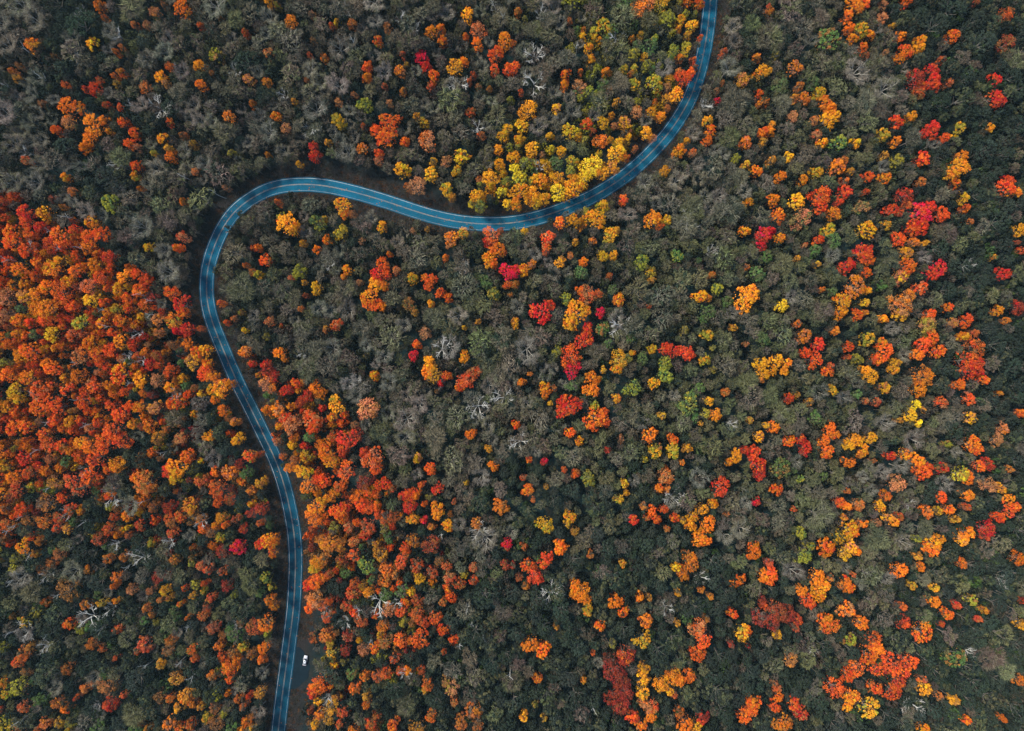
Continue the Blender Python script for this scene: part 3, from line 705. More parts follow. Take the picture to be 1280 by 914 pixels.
(0, 684): """5 60 26 LA;10 120 22 O;180 35 28 AO;540 55 40 OA;620 45 36 OV;440 115 34 O;740 90 20 AY;580 150 44 OA;570 190 30 O;655 210 40 PB;235 270 40 O;235 305 30 O;220 230 30 OA;70 340 26 AB;430 285 40 O;450 310 24 V;580 265 26 OA;510 275 40 LA;345 380 46 OV;585 405 38 VO;460 480 46 OV;490 455 30 V;440 510 30 O;120 530 60 OV;160 490 36 AO;90 570 44 VO;190 580 24 AL;25 670 44 AO;10 810 30 VO;330 530 30 OP;340 600 50 OP;120 790 46 VP;430 700 40 OP;390 740 24 V;540 780 46 VR;560 790 40 R;620 730 30 VO;530 820 24 C;290 770 50 BO;330 800 40 O;230 870 50 OP;300 870 40 AL;350 870 36 LA;195 900 30 O;720 480 66 VP;690 510 40 V;730 300 36 OP;760 330 30 BA;820 215 44 AY;850 250 30 A;750 215 34 PB;800 260 24 P;880 240 20 A;900 280 24 OA;960 240 30 AO;940 345 18 OA;870 60 44 OP;1000 90 36 PV;1040 110 40 V;1110 120 40 VR;1020 180 26 V;1130 190 50 K;1050 250 40 VB;1030 300 36 VK;1010 340 44 VR;1060 400 56 VO;850 460 44 OV;820 420 30 PV;960 510 46 OV;970 550 34 V;1090 490 40 OV;1160 520 46 O;1060 640 40 OV;880 650 60 AO;920 740 60 AO;960 770 40 O;850 750 36 OB;890 800 40 AO;1000 790 30 A;1010 730 20 AL;850 870 60 OA;900 890 44 O;950 880 40 VO;740 900 30 A;800 580 40 AB;1260 400 60 VB;1250 530 40 OP;1190 750 36 O;1215 790 32 OV;1265 710 24 AL;1255 890 26 OA;580 548 16 V;515 605 14 O""",
(320, 684): """310 70 50 O;290 100 44 AL;340 50 50 OV;300 170 56 VO;260 190 40 RV;340 150 36 OA;395 190 24 V;370 130 30 V;290 260 56 PO;270 300 40 VO;330 290 40 V;370 270 30 V;430 60 44 VB;490 40 44 VB;620 40 50 AO;650 110 50 O;640 170 44 O;690 130 40 O;560 220 40 A;530 190 30 A;490 180 36 VB;700 185 30 O;720 70 50 VB;800 90 50 VB;880 125 40 V;950 90 36 VR;960 150 40 PR;1010 180 40 VP;1080 100 30 PV;1080 165 30 V;550 90 60 GL;480 230 46 VB;450 290 40 BV;350 350 36 VK;410 340 24 V;520 370 40 VP;630 390 40 OP;660 310 50 PB;720 320 40 VP;800 260 40 V;800 330 50 VR;830 370 44 V;890 350 46 V;930 270 30 OB;870 230 20 V;990 340 26 OB;460 440 40 KP;350 440 50 OB;290 450 36 BV;370 480 30 YA;345 570 22 OA;380 520 40 LA;440 570 24 LA;535 510 40 PB;715 465 46 VO;790 470 28 OV;690 550 36 VB;735 560 20 V;650 620 44 VB;610 640 44 VK;820 610 30 VK;540 640 34 OA;490 700 44 OV;480 630 40 GB;550 740 30 A;550 780 30 OA;585 780 30 VO;600 830 30 VB;850 680 44 OV;840 710 24 A;310 690 60 VO;280 720 40 VR;350 660 30 OA;400 750 30 AO;370 800 50 A;320 830 40 O;360 850 40 AL;270 810 20 VB;430 820 40 VB;420 880 30 VB;680 880 46 VO;570 880 40 BV;870 840 40 OB;970 700 50 PL;1010 690 30 AB;940 670 30 PL;1020 870 50 O;1080 810 56 O;1100 880 40 O;985 770 26 PO;935 515 20 VB;1240 90 36 R;1250 5 20 R;800 900 60 AB;85 30 30 VA;70 260 36 OB;90 290 30 O;50 380 60 OB;85 470 30 AO;40 500 40 O;30 560 30 O;50 620 30 LA;20 720 40 AO;5 760 24 O;50 150 40 LG""",
(640, 684): """240 10 36 OV;165 65 46 VR;75 90 40 VB;110 140 44 RV;130 160 28 R;70 195 22 OB;35 150 22 VB;5 90 18 R;390 35 22 OB;550 80 22 AO;335 215 50 O;360 250 40 O;310 190 36 O;380 300 30 LA;380 325 22 AO;515 270 44 O;550 320 34 OV;635 245 26 O;680 250 18 BA;665 365 42 OB;440 392 30 OV;220 395 14 AO;90 480 46 OB;150 510 44 OV;125 650 28 OV;355 657 20 AO;400 522 14 V;650 460 50 AL;500 480 20 LG;490 560 40 K;500 620 56 K;560 540 50 K;560 720 50 K;500 740 50 K;540 790 50 K;540 660 50 K;650 650 44 AB;650 720 40 AL;660 600 34 AB;740 680 44 AO;800 640 46 OA;830 660 36 O;780 710 30 AO;805 730 20 V;880 640 38 OV;690 830 40 O;690 790 46 PV;600 840 40 VK;640 880 36 OB;650 770 30 P;890 80 50 OB;880 50 36 OB;850 130 40 OB;815 100 26 A;940 210 20 O;985 245 18 OA;825 225 20 AO;1205 25 40 OV;1120 165 42 VO;1250 140 40 O;965 355 20 OV;1095 330 30 VO;820 375 20 AB;920 400 50 PV;950 460 50 V;920 530 44 VO;1140 430 46 AL;1165 420 30 VO;1170 485 16 R;1090 485 10 R;1230 350 50 K;1250 290 24 K;1240 250 20 K;1200 770 44 OV;1190 800 40 V;1150 840 40 V;950 850 36 RK;860 880 44 O;910 890 36 AB;830 820 30 B;60 840 26 AB;160 850 18 AO;115 775 20 L""",
(960, 684): """15 130 44 V;5 80 24 R;5 170 28 V;290 15 40 OV;175 45 44 LG;380 30 40 AB;435 20 26 O;240 150 44 O;270 190 44 O;250 240 40 O;200 270 44 VR;165 215 34 O;390 180 36 OV;405 200 30 O;355 190 18 O;420 135 16 V;310 150 18 O;655 115 44 OV;740 42 24 AO;810 10 44 OV;755 98 26 O;960 80 30 OB;1245 60 36 OV;280 360 44 OV;310 390 46 VO;390 310 46 OP;465 380 40 OV;40 320 60 KB;90 330 50 K;20 380 40 K;145 360 30 KV;135 400 20 VK;45 435 26 AB;665 295 22 V;670 370 40 KV;770 425 58 OV;820 270 34 OA;935 283 24 RV;890 330 34 OV;855 380 18 VK;1070 312 22 O;1040 355 22 RK;825 200 24 AL;715 190 24 AL;1010 260 34 LB;520 460 50 VB;540 500 46 OV;500 540 50 VO;440 600 50 VB;400 630 40 V;610 580 60 VK;660 600 60 VK;700 570 50 VK;640 660 56 VK;620 720 50 VK;550 600 50 VK;530 700 40 VB;330 700 56 VK;410 740 44 OA;390 780 36 O;400 460 40 LB;500 800 60 AL;770 700 44 AB;760 650 24 VK;845 738 24 OA;925 760 28 AB;1245 660 30 OB;1260 380 36 AB;1160 850 20 OV;980 855 26 OV;770 895 30 O;130 780 40 VR;160 820 44 RP;40 690 30 PV;50 740 30 OV;30 790 34 V;70 870 56 OB;110 560 40 P;930 550 60 GB;1260 265 20 K""",
}
ZOOM = 3.975
# what fills the wood between those trees, on a 40-pixel grid: . grey brown, o olive, d dark green grey, w pale leafless,
# h hot orange red, m orange among dark green, y gold, q dark wood with pale leaning trunks
FILL = [[3, 3, 2, 2, 1, 0, 3, 0, 3, 0, 0, 3, 0, 0, 0, 0, 1, 0, 7, 1, 7, 7, 2, 0, 0, 1, 0, 1, 2, 2, 2, 2],
        [3, 3, 2, 0, 0, 3, 0, 0, 0, 0, 3, 0, 0, 3, 0, 0, 3, 0, 7, 1, 7, 7, 0, 0, 2, 1, 0, 0, 2, 2, 2, 2],
        [3, 2, 2, 0, 3, 3, 0, 0, 2, 0, 3, 0, 0, 0, 0, 0, 3, 3, 7, 1, 7, 0, 0, 0, 1, 1, 0, 0, 2, 2, 2, 2],
        [3, 3, 3, 0, 2, 0, 0, 3, 0, 0, 3, 0, 0, 3, 0, 0, 3, 3, 7, 1, 6, 0, 0, 0, 1, 1, 1, 0, 2, 2, 2, 2],
        [3, 3, 2, 0, 0, 3, 0, 3, 0, 3, 1, 3, 0, 0, 0, 0, 7, 1, 7, 6, 6, 0, 0, 0, 1, 1, 1, 1, 1, 2, 2, 2],
        [3, 3, 2, 2, 0, 3, 3, 0, 0, 0, 0, 0, 3, 0, 0, 7, 6, 6, 6, 0, 0, 0, 0, 0, 1, 0, 1, 1, 0, 2, 2, 2],
        [4, 0, 3, 0, 3, 0, 0, 0, 0, 0, 0, 0, 0, 0, 1, 6, 6, 6, 6, 0, 0, 0, 0, 0, 1, 1, 1, 1, 2, 2, 2, 2],
        [4, 4, 4, 0, 3, 0, 0, 0, 0, 0, 0, 2, 0, 0, 0, 0, 0, 0, 0, 0, 1, 1, 1, 1, 1, 1, 1, 1, 0, 2, 2, 2],
        [4, 4, 4, 4, 0, 3, 3, 0, 0, 0, 0, 0, 0, 0, 0, 0, 0, 0, 1, 1, 1, 1, 1, 1, 1, 1, 1, 1, 0, 2, 2, 2],
        [4, 4, 4, 4, 4, 3, 0, 0, 0, 0, 0, 0, 0, 0, 1, 1, 0, 0, 1, 1, 1, 1, 1, 1, 1, 1, 1, 1, 0, 2, 2, 2],
        [4, 4, 4, 4, 4, 4, 3, 0, 0, 0, 0, 0, 0, 0, 0, 0, 1, 0, 1, 1, 1, 1, 1, 1, 1, 1, 1, 1, 1, 0, 2, 2],
        [4, 4, 4, 4, 4, 4, 4, 4, 0, 0, 0, 0, 0, 0, 0, 1, 0, 0, 2, 1, 1, 1, 1, 1, 1, 1, 1, 1, 0, 2, 2, 2],
        [4, 4, 4, 4, 5, 5, 5, 5, 4, 4, 0, 0, 0, 0, 0, 3, 0, 0, 1, 1, 0, 0, 1, 1, 1, 1, 1, 1, 0, 0, 2, 2],
        [4, 4, 4, 4, 5, 5, 5, 5, 4, 4, 4, 0, 0, 0, 0, 3, 0, 0, 1, 1, 1, 0, 1, 1, 1, 1, 1, 0, 0, 0, 2, 2],
        [4, 4, 4, 5, 5, 5, 5, 5, 5, 4, 4, 0, 0, 0, 0, 0, 2, 0, 1, 2, 0, 2, 0, 0, 1, 1, 0, 0, 0, 0, 2, 2],
        [4, 5, 5, 5, 5, 5, 5, 5, 5, 5, 4, 4, 0, 0, 0, 2, 2, 2, 2, 2, 2, 0, 0, 0, 1, 1, 1, 0, 0, 2, 2, 2],
        [4, 8, 8, 5, 5, 5, 5, 8, 8, 4, 4, 4, 4, 2, 0, 0, 2, 2, 2, 2, 2, 2, 0, 0, 1, 1, 0, 0, 0, 2, 2, 2],
        [8, 8, 8, 8, 8, 5, 5, 8, 8, 4, 4, 5, 5, 5, 0, 2, 2, 2, 2, 2, 2, 2, 2, 2, 0, 2, 0, 0, 2, 2, 2, 2],
        [8, 8, 8, 8, 8, 8, 8, 8, 8, 5, 5, 5, 5, 5, 2, 2, 2, 2, 2, 2, 2, 2, 2, 2, 2, 2, 0, 0, 2, 2, 2, 2],
        [8, 8, 8, 8, 8, 8, 8, 8, 8, 5, 5, 5, 5, 5, 2, 2, 2, 2, 2, 2, 2, 2, 2, 2, 2, 0, 0, 2, 2, 2, 2, 2],
        [8, 8, 8, 8, 8, 8, 8, 5, 0, 5, 5, 2, 5, 2, 2, 2, 2, 2, 0, 2, 2, 2, 2, 2, 2, 0, 2, 2, 2, 2, 2, 2],
        [8, 8, 8, 8, 8, 8, 8, 5, 0, 5, 5, 2, 2, 2, 2, 2, 2, 2, 2, 2, 2, 2, 2, 2, 2, 0, 2, 2, 2, 2, 2, 2],
        [8, 8, 8, 8, 8, 8, 8, 5, 0, 5, 2, 5, 2, 2, 2, 2, 2, 2, 2, 2, 2, 2, 2, 2, 2, 2, 2, 2, 2, 2, 2, 2]]
# pale dead trees: tile corner -> "x y kind" (s: a leaning snag, d: a bare crown of white limbs, D: a large one)
DEADWOOD = {
(0, 230): "245 238 s;130 300 d;290 320 s;395 315 s;690 545 s;740 580 s;745 650 s;505 625 s;670 740 d;620 860 d;690 875 d;370 890 s;30 375 s;330 165 s;520 705 s;1060 35 s",
(0, 460): "160 140 d;385 160 s;640 75 s;845 130 d;800 425 s;405 515 d;235 600 s;530 640 D;595 660 s;695 668 s;100 740 s;60 790 s;420 765 s;325 885 d;560 880 d;690 905 s;830 870 d;430 285 s;235 270 s;310 730 d;990 770 d;30 810 s;180 410 s",
(0, 684): "110 45 d;215 150 d;50 170 s;690 60 D;630 100 s;430 360 D;280 240 s;110 430 D;40 430 s;210 500 d;240 490 s;720 590 s;890 580 s;950 650 s;530 320 d;930 400 s;460 800 d;500 410 s;1160 400 d;90 870 s;230 440 s",
(0, 0): "570 160 d;380 40 d;120 240 s;360 280 d;200 380 s;100 740 d;570 810 d;770 520 D;650 520 s;910 880 s;20 420 s;1150 330 d",
(320, 0): "450 40 d;715 70 d;1190 30 d;1225 80 s;790 130 d;270 630 D;1100 620 d;1010 400 D;130 460 d;480 200 s",
(640, 0): "140 60 d;110 260 D;110 400 D;520 180 D;140 820 d;320 230 s;970 510 d",
(320, 230): "220 840 d;920 820 D;1020 400 d;360 400 d", (640, 230): "540 700 D;880 190 D;1000 330 d", (960, 230): "1010 400 d",
(320, 460): "1110 820 D;1230 150 D;1100 190 D;490 60 d;920 830 s", (640, 460): "40 370 D;805 650 D;1100 280 d", (960, 460): "720 690 d",
(320, 684): "610 280 D;330 330 d;440 380 d;500 330 d;1070 385 s;1130 450 s;1050 300 s;1010 490 s;740 640 d;570 470 s;1260 640 s;350 770 d;690 290 d",
(640, 684): "200 240 D;770 310 d;950 160 d;405 800 s", (960, 684): "740 800 D;1010 530 d;230 530 d;1180 170 d",
}

ALB = {'O': (0.60, 0.165, 0.012), 'V': (0.58, 0.088, 0.014), 'R': (0.46, 0.040, 0.016), 'C': (0.52, 0.014, 0.032), 'A': (0.62, 0.285, 0.014), 'Y': (0.62, 0.42, 0.02),
       'L': (0.28, 0.25, 0.028), 'G': (0.085, 0.14, 0.04), 'P': (0.42, 0.17, 0.065), 'B': (0.26, 0.105, 0.03), 'K': (0.24, 0.036, 0.018),
       'n': (0.094, 0.083, 0.056), 'o': (0.090, 0.091, 0.042), 'd': (0.029, 0.039, 0.027), 'w': (0.122, 0.108, 0.083), 't': (0.088, 0.068, 0.050)}
WORD = {'O': 'orange', 'V': 'orange-red', 'R': 'scarlet', 'C': 'crimson', 'A': 'golden', 'Y': 'yellow', 'L': 'yellow-green', 'G': 'green', 'P': 'faded peach',
        'B': 'rusty brown', 'K': 'dull red', 'n': 'grey-brown thin-leaved', 'o': 'olive-grey thin-leaved', 'd': 'dark green', 't': 'dull brown thin-leaved', 'w': 'pale leafless'}
FLECK = {'O': 'orange-flecked', 'V': 'red-flecked', 'R': 'red-flecked', 'C': 'crimson-flecked', 'A': 'gold-flecked', 'Y': 'yellow-flecked', 'L': 'green-flecked', 'G': 'green-flecked',
         'P': 'peach-flecked', 'B': 'brown-flecked', 'K': 'dark-flecked'}
KIND = {'O': 'orange_leaved_tree', 'V': 'vermilion_leaved_tree', 'R': 'red_leaved_tree', 'C': 'red_leaved_tree', 'K': 'red_leaved_tree', 'A': 'golden_leaved_tree', 'Y': 'golden_leaved_tree',
        'L': 'green_leaved_tree', 'G': 'green_leaved_tree', 'P': 'rusty_leaved_tree', 'B': 'rusty_leaved_tree', 'n': 'thin_leaved_tree', 'o': 'thin_leaved_tree', 't': 'thin_leaved_tree',
        'd': 'dark_green_tree', 'w': 'leafless_tree'}
GROUP = {'orange_leaved_tree': 'orange trees of the autumn wood', 'vermilion_leaved_tree': 'orange-red trees of the autumn wood', 'red_leaved_tree': 'red trees of the autumn wood',
         'golden_leaved_tree': 'golden trees of the autumn wood', 'green_leaved_tree': 'trees that are still green', 'rusty_leaved_tree': 'faded and rusty trees of the wood',
         'thin_leaved_tree': 'dull thin-leaved trees of the wood', 'dark_green_tree': 'dark green trees of the wood', 'leafless_tree': 'leafless grey trees of the wood',
         'dead_tree': 'bleached dead trees in the wood'}
SECOND = {'O': 'AVO', 'V': 'OVV', 'R': 'VRR', 'C': 'CCR', 'A': 'OYA', 'Y': 'AYL', 'L': 'ooA', 'G': 'oon', 'P': 'nPO', 'B': 'nBV', 'K': 'KtV'}

# ------------------------------------------------------------------ the trees of the photograph, one record each
TREES = []      # dict: px, py, r (photo pixels, at crown height), c, c2
for (tx, ty), txt in TILES.items():
    for item in txt.split(';'):
        a = item.split()
        c = a[3][0]
        X, Y, R = tx + float(a[0]) / ZOOM, ty + float(a[1]) / ZOOM, float(a[2])
        if (X < 330 and Y > 600 or 330 < X < 620 and Y > 730) and R < 34 and rnd.random() < 0.4: continue
        if 500 < X < 790 and 130 < Y < 275 and c == 'O' and rnd.random() < 0.7: c = 'A'
        if 560 < X < 760 and 150 < Y < 275 and c == 'A' and rnd.random() < 0.22: c = 'Y'
        if X < 300 and 250 < Y < 580 and c in 'AO' and rnd.random() < 0.2: c = 'V' if c == 'O' else 'O'
        TREES.append(dict(px=tx + float(a[0]) / ZOOM, py=ty + float(a[1]) / ZOOM, r=max(float(a[2]) / ZOOM * (0.72 if ty == 684 and tx == 0 else 0.84 if ty == 460 and tx == 0 and float(a[1]) > 600 and a[3][0] != 'C' else 0.84 if ty == 684 and tx == 320 else 1.0), 3.9), c=c,
                          c2=a[3][1] if len(a[3]) > 1 else rnd.choice(SECOND[c]), listed=True))

road_in = road_px
WOODS = ('.', 'o', 'd', 'w', 'h', 'm', 'y', 'g', 'q')       # the kinds of wood that the numbers of FILL stand for, in this order
clear = np.array(CLEAR_PX, float)


def road_clearance(px, py):
    """distance from the centre line and the clear strip wanted on that side, photo pixels"""
    dx, dy = road_in[:, 0] - px, road_in[:, 1] - py
    j = int((dx * dx + dy * dy).argmin())
    d = math.hypot(dx[j], dy[j])
    t = road_in[min(j + 1, len(road_in) - 1)] - road_in[max(j - 1, 0)]
    outer = (t[0] * (py - road_in[j, 1]) - t[1] * (px - road_in[j, 0])) > 0
    k = int(((clear[:, 0] - road_in[j, 0]) ** 2 + (clear[:, 1] - road_in[j, 1]) ** 2).argmin())
    return d, clear[k, 2] if outer else clear[k, 3]


arr = np.array([(t['px'], t['py'], t['r'], 1) for t in TREES] + [(0, 0, 0, 0)] * 30000, float)
n_arr = len(TREES)
MIX = {'.': 'nnnnnnttoowwww', 'o': 'oooooonnntwGo', 'g': 'LLLLLoooGAAnwP', 'd': 'dddddddddddddddttoon', 'w': 'wwwwwwwnntt', 'h': 'VVVVVVVVVVOOOOOORAKPG', 'm': 'VVOOBKLABdddddddttwG', 'y': 'AAAAAAAOOALLPw', 'q': 'dddddddoowwwotBnLLG'}
for lo, hi, tries, keep_grey, keep_col in ((14, 19, 2200, .68, .88), (10.5, 14, 11000, .66, .86), (7, 10.5, 36000, .63, .82), (4.6, 7, 42000, .62, .78)):
    for _ in range(tries):
        px, py, r = rnd.uniform(-240, 1520), rnd.uniform(-220, 1134), rnd.uniform(lo, hi)
        code = WOODS[FILL[min(max(int((py + rnd.gauss(0, 17)) // 40), 0), 22)][min(max(int((px + rnd.gauss(0, 17)) // 40), 0), 31)]]
        if code in 'hm' and r > 15: continue
        q = arr[:n_arr]
        d2 = (q[:, 0] - px) ** 2 + (q[:, 1] - py) ** 2
        need = np.where(q[:, 3] > 0, keep_col, keep_grey) * (q[:, 2] + r)
        if (d2 < need * need).any(): continue
        d, w = road_clearance(px, py)
        if d < w + r * 0.93: continue
        c = rnd.choice(MIX[code])
        if lo < 7 and code in '.ow': c = rnd.choice('nnotd')
        TREES.append(dict(px=px, py=py, r=r, c=c, c2=rnd.choice(SECOND[c]) if c in SECOND else rnd.choice('nod' if c != 'd' else 'ddo'), listed=False))
        arr[n_arr] = (px, py, r, 0)
        n_arr += 1


def jitter(col, v=0.24, h=0.09):
    f = 1 + rnd.uniform(-v, v)
    return [min(max(c * f * (1 + rnd.uniform(-h, h)), 0.003), 0.8) for c in col]


for i, t in enumerate(TREES):
    rm = t['r'] * MPP
    s = rm / 4.75
    sz = min(max(s ** 0.5, 0.72), 1.22) * rnd.uniform(0.93, 1.07)
    if t['listed']: sz = max(sz, 0.84)
    x, y = unproject(t['px'], t['py'], 12.5 * sz)
    for _ in range(2):
        g = ground1(x, y)
        x, y = unproject(t['px'], t['py'], g + 12.5 * sz)
    c = t['c']
    t.update(x=x, y=y, z=g, s=s, sz=sz, rot=rnd.uniform(0, 6.283), kind=KIND[c])
    if t['listed'] and c not in 'CPBKG' and (t['r'] < 6.3 or t['px'] < 330 and t['py'] > 600 or 400 < t['px'] < 640 and t['py'] > 640):
        f = rnd.uniform(0.1, 0.45)           # half-turned: dull leaves between the bright ones
        ALBC = [q * (1 - f) + w * f for q, w in zip(ALB[c], (0.13, 0.085, 0.045))]
        t['c2'] = rnd.choice([t['c2'], 'B', 'n'])
    else: ALBC = ALB[c]
    t['tint'] = jitter(ALBC) if t['listed'] or c not in 'VOA' else jitter([q * 0.85 for q in ALB[c]], 0.28); t['tint2'] = jitter(ALB[t['c2']])
    k = 0 if t['r'] < 7.5 else 1 if t['r'] < 12 else 2
    if c == 'w': t['var'] = rnd.randrange(len(LEAFLESS))
    elif c in 'not': t['var'] = rnd.choice(FUZZY_BY_SIZE[k])
    elif c in 'PBK' or (c != 'd' and rnd.random() < 0.15): t['var'] = rnd.choice(LEAFY_OPEN)
    else: t['var'] = rnd.choice(LEAFY_BY_SIZE[k])
    t['sy'] = rnd.uniform(0.84, 1.18)
    t['size'] = 'small' if t['r'] < 7 else 'mid-sized' if t['r'] < 10.5 else 'large' if t['r'] < 14.5 else 'very large'
    t['frame'] = -6 < t['px'] < 1286 and -6 < t['py'] < 920

# ------------------------------------------------------------------ dead wood
DEADS = []
for (tx, ty), txt in DEADWOOD.items():
    for item in txt.split(';'):
        a = item.split()
        r = {'s': 9.0, 'd': rnd.uniform(8.5, 11), 'D': rnd.uniform(15, 18)}[a[2]]
        if a[2] == 'D' and (tx, ty) == (640, 230) and a[0] == '540': r = 20.0
        px, py = tx + float(a[0]) / ZOOM, ty + float(a[1]) / ZOOM
        s = r * MPP / 4.75
        sz = 1.12 if a[2] == 's' else max(s ** 0.5, 1.1)
        x, y = unproject(px, py, 13 * sz)
        g = ground1(x, y)
        x, y = unproject(px, py, g + 13 * sz)
        DEADS.append(dict(px=px, py=py, r=r, x=x, y=y, z=g, s=s, sz=sz, kind='dead_tree', sy=1.0, snag=a[2] == 's', rot=rnd.uniform(0, 6.28), frame=True,
                          c='snag' if a[2] == 's' else 'dead', size='small' if a[2] != 'D' else 'large'))
WORD['snag'] = 'dead white-trunked'
WORD['dead'] = 'bleached white dead'

# ------------------------------------------------------------------ which of them are objects of their own, and what each is called
by_kind = {}
for t in TREES:
    if t['frame'] and -2 < t['px'] < 1282 and -2 < t['py'] < 916:
        by_kind.setdefault(t['kind'], []).append(t)
for k, v in by_kind.items():
    v.sort(key=lambda t: -t['r'])
    for t in v[:300]:
        t['own'] = True

# trees that stand out, with a label of their own: (px, py, code, words for others to point at, its label)
MARKS = [
    (298, 686, 'C', 'the lone crimson tree', 'round crimson tree, the most vivid one, just left of the lower road'),
    (933, 372, 'O', 'the big solitary orange tree', 'very large round orange tree standing alone among olive-grey trees'),
    (841, 439, 'R', 'the long scarlet tree clump', 'lower half of the long scarlet clump right of the white dead tree'),
    (1151, 268, 'C', 'the big crimson tree cluster', 'very large crimson tree in the red cluster near the upper right'),
    (359, 279, 'A', 'the golden tree inside the bend', 'very large golden tree inside the first bend, below the road arch'),
    (428, 258, 'A', 'the golden tree under the arch', 'golden tree touching the underside of the road arch'),
    (634, 339, 'C', 'the crimson tree under the sag', 'crimson round tree just below the sag of the upper road'),
    (710, 508, 'R', 'the large scarlet middle tree', 'very large scarlet tree left of an orange-red one near the middle'),
    (900, 608, 'R', 'the scarlet ball tree', 'round scarlet tree alone among dark trees right of the middle'),
    (1017, 733, 'O', 'the orange crescent tree', 'upper crown of the orange crescent clump in the dark lower right wood'),
    (724, 738, 'O', 'the orange oval tree', 'large orange oval tree alone in the dark wood below the middle'),
    (466, 573, 'V', 'the coral tree', 'very large coral red tree at the edge of the central orange wood'),
    (408, 566, 'O', 'the glowing orange roadside tree', 'very bright orange tree right of the lower road, the brightest there'),
    (1154, 791, 'O', 'the orange tree far lower right', 'very large orange tree alone in the darkest lower right wood'),
    (1242, 107, 'R', 'the scarlet pair far upper right', 'scarlet tree of the narrow pair near the upper right corner'),
    (1197, 210, 'O', 'the tall orange right-edge tree', 'very large orange tree standing tall near the right edge, below the red ones'),
    (484, 155, 'V', 'the large red tree above the arch', 'large orange-red tree above the road arch, topmost of its pair'),
    (527, 72, 'C', 'the crimson tree near the top', 'crimson tree with a scarlet tail under it near the top edge'),
    (816, 274, 'O', 'the orange tree right of centre', 'round orange tree alone among grey trees right of the golden roadside wood'),
    (133, 880, 'V', 'the red tree far lower left', 'narrow red tree near the bottom edge in the dark lower left wood'),
    (150, 518, 'V', 'the neon red tree', 'glowing red-orange tree in the middle of the left autumn wood'),
    (181, 603, 'O', 'the round orange left tree', 'very large round orange tree by the lower edge of the left autumn wood'),
    (88, 135, 'O', 'the orange tree far upper left', 'very large orange tree topping the orange clump in the upper left grey wood'),
    (675, 390, 'R', 'the scarlet tree above centre', 'very large scarlet tree left of the golden and peach pair above the middle'),
    (1183, 230, 'O', 'the orange pillar', 'skip'),
]
PLACES = [(381, 826, 'the parked car'), (888, 8, "the road's top end"), (348, 906, "the road's bottom end"), (258, 356, "the road's leftmost bend"), (385, 230, "the crest of the road arch"),
          (612, 280, 'the sag of the upper road'), (835, 165, 'the upper right road curve'), (320, 525, 'the diagonal road stretch'), (369, 690, 'the lower straight road'),
          (0, 0, 'the top left corner'), (1280, 0, 'the top right corner'), (0, 914, 'the bottom left corner'), (1280, 914, 'the bottom right corner'), (640, 0, "the top edge's middle"),
          (640, 914, "the bottom edge's middle"), (0, 457, "the left edge's middle"), (1280, 457, "the right edge's middle"), (640, 457, "the photo's exact centre"),
          (320, 0, 'the top edge, one quarter along'), (960, 914, 'the bottom edge, three quarters along'), (1280, 685, 'the right edge, three quarters down'), (1280, 229, 'the right edge, one quarter down'),
          (0, 229, 'the left edge, one quarter down'), (0, 685, 'the left edge, three quarters down'), (1090, 0, 'the top edge, six sevenths along'), (160, 914, 'the bottom edge, one eighth along')]
marks = [(x, y, w) for x, y, w in PLACES]
for x, y, c, words_, lab in MARKS:
    if lab == 'skip': continue
    t = min((t for t in TREES if t.get('own') and t['kind'] == KIND[c]), key=lambda t: (t['px'] - x) ** 2 + (t['py'] - y) ** 2)
    if 'label' in t or (t['px'] - x) ** 2 + (t['py'] - y) ** 2 > 150:
        print('landmark missed', x, y, words_, t['px'], t['py'], t['c']); continue
    t['label'] = lab
    marks.append((t['px'], t['py'], words_))
DIRS = ['right of', 'above and right of', 'above', 'above and left of', 'left of', 'below and left of', 'below', 'below and right of']
ORD = ['nearest', 'second nearest', 'third nearest', 'fourth nearest', 'fifth nearest', 'sixth nearest', 'seventh nearest', 'eighth nearest', 'ninth nearest', 'tenth nearest', 'eleventh nearest', 'twelfth nearest']


def name_them(trees):
    groups = {}
    for t in trees:
        groups.setdefault((t['size'], WORD[t['c']]), []).append(t)
    M = np.array([(m[0], m[1]) for m in marks])
    for (size, word), v in groups.items():
        P = np.array([(t['px'], t['py']) for t in v])
        dx, dy = P[:, None, 0] - M[None, :, 0], P[:, None, 1] - M[None, :, 1]
        D = np.hypot(dx, dy)
        sec = (np.round(np.arctan2(-dy, dx) / (math.pi / 4)).astype(int)) % 8
        rank = np.zeros(D.shape, int)
        for m in range(len(M)):
            for s in range(8):
                idx = np.where(sec[:, m] == s)[0]
                rank[idx[np.argsort(D[idx, m])], m] = np.arange(len(idx))
        for i, t in enumerate(v):
            if not t.get('own') or 'label' in t: continue
            score = D[i] + rank[i] * 90 + (D[i] < 4) * 5000
            t['own'] = False
            for m in np.argsort(score):
                if rank[i, m] > 11 or D[i, m] < 4: continue
                tail = f"tree, {ORD[rank[i, m]]} {DIRS[sec[i, m]]} {marks[m][2]}"
                fl = FLECK.get(t.get('c2')) if t.get('listed') and t['c2'] != t['c'] else None
                labs = [f"{size} {word} {fl} {tail}"] * bool(fl) + [f"{size} {word} {tail}"]
                labs = [q for q in labs if len(q.replace('-', '').split()) <= 16]
                if labs:
                    t['label'] = labs[0]
                    t['own'] = True
                    break


for d in DEADS: d['own'] = True
name_them([t for t in TREES if t['frame']])
name_them(DEADS)


# ------------------------------------------------------------------ building them
def empty(name, t):
    o = bpy.data.objects.new(name, None)
    COL.objects.link(o)
    o.location = (t['x'], t['y'], t['z'])
    o.rotation_euler = (0, 0, t['rot'])
    o.scale = (t['s'] / t['sy'] ** 0.5, t['s'] * t['sy'] ** 0.5, t['sz'])
    o.empty_display_size = 0.5
    return tag(o, t['label'], 'tree', GROUP[t['kind']])


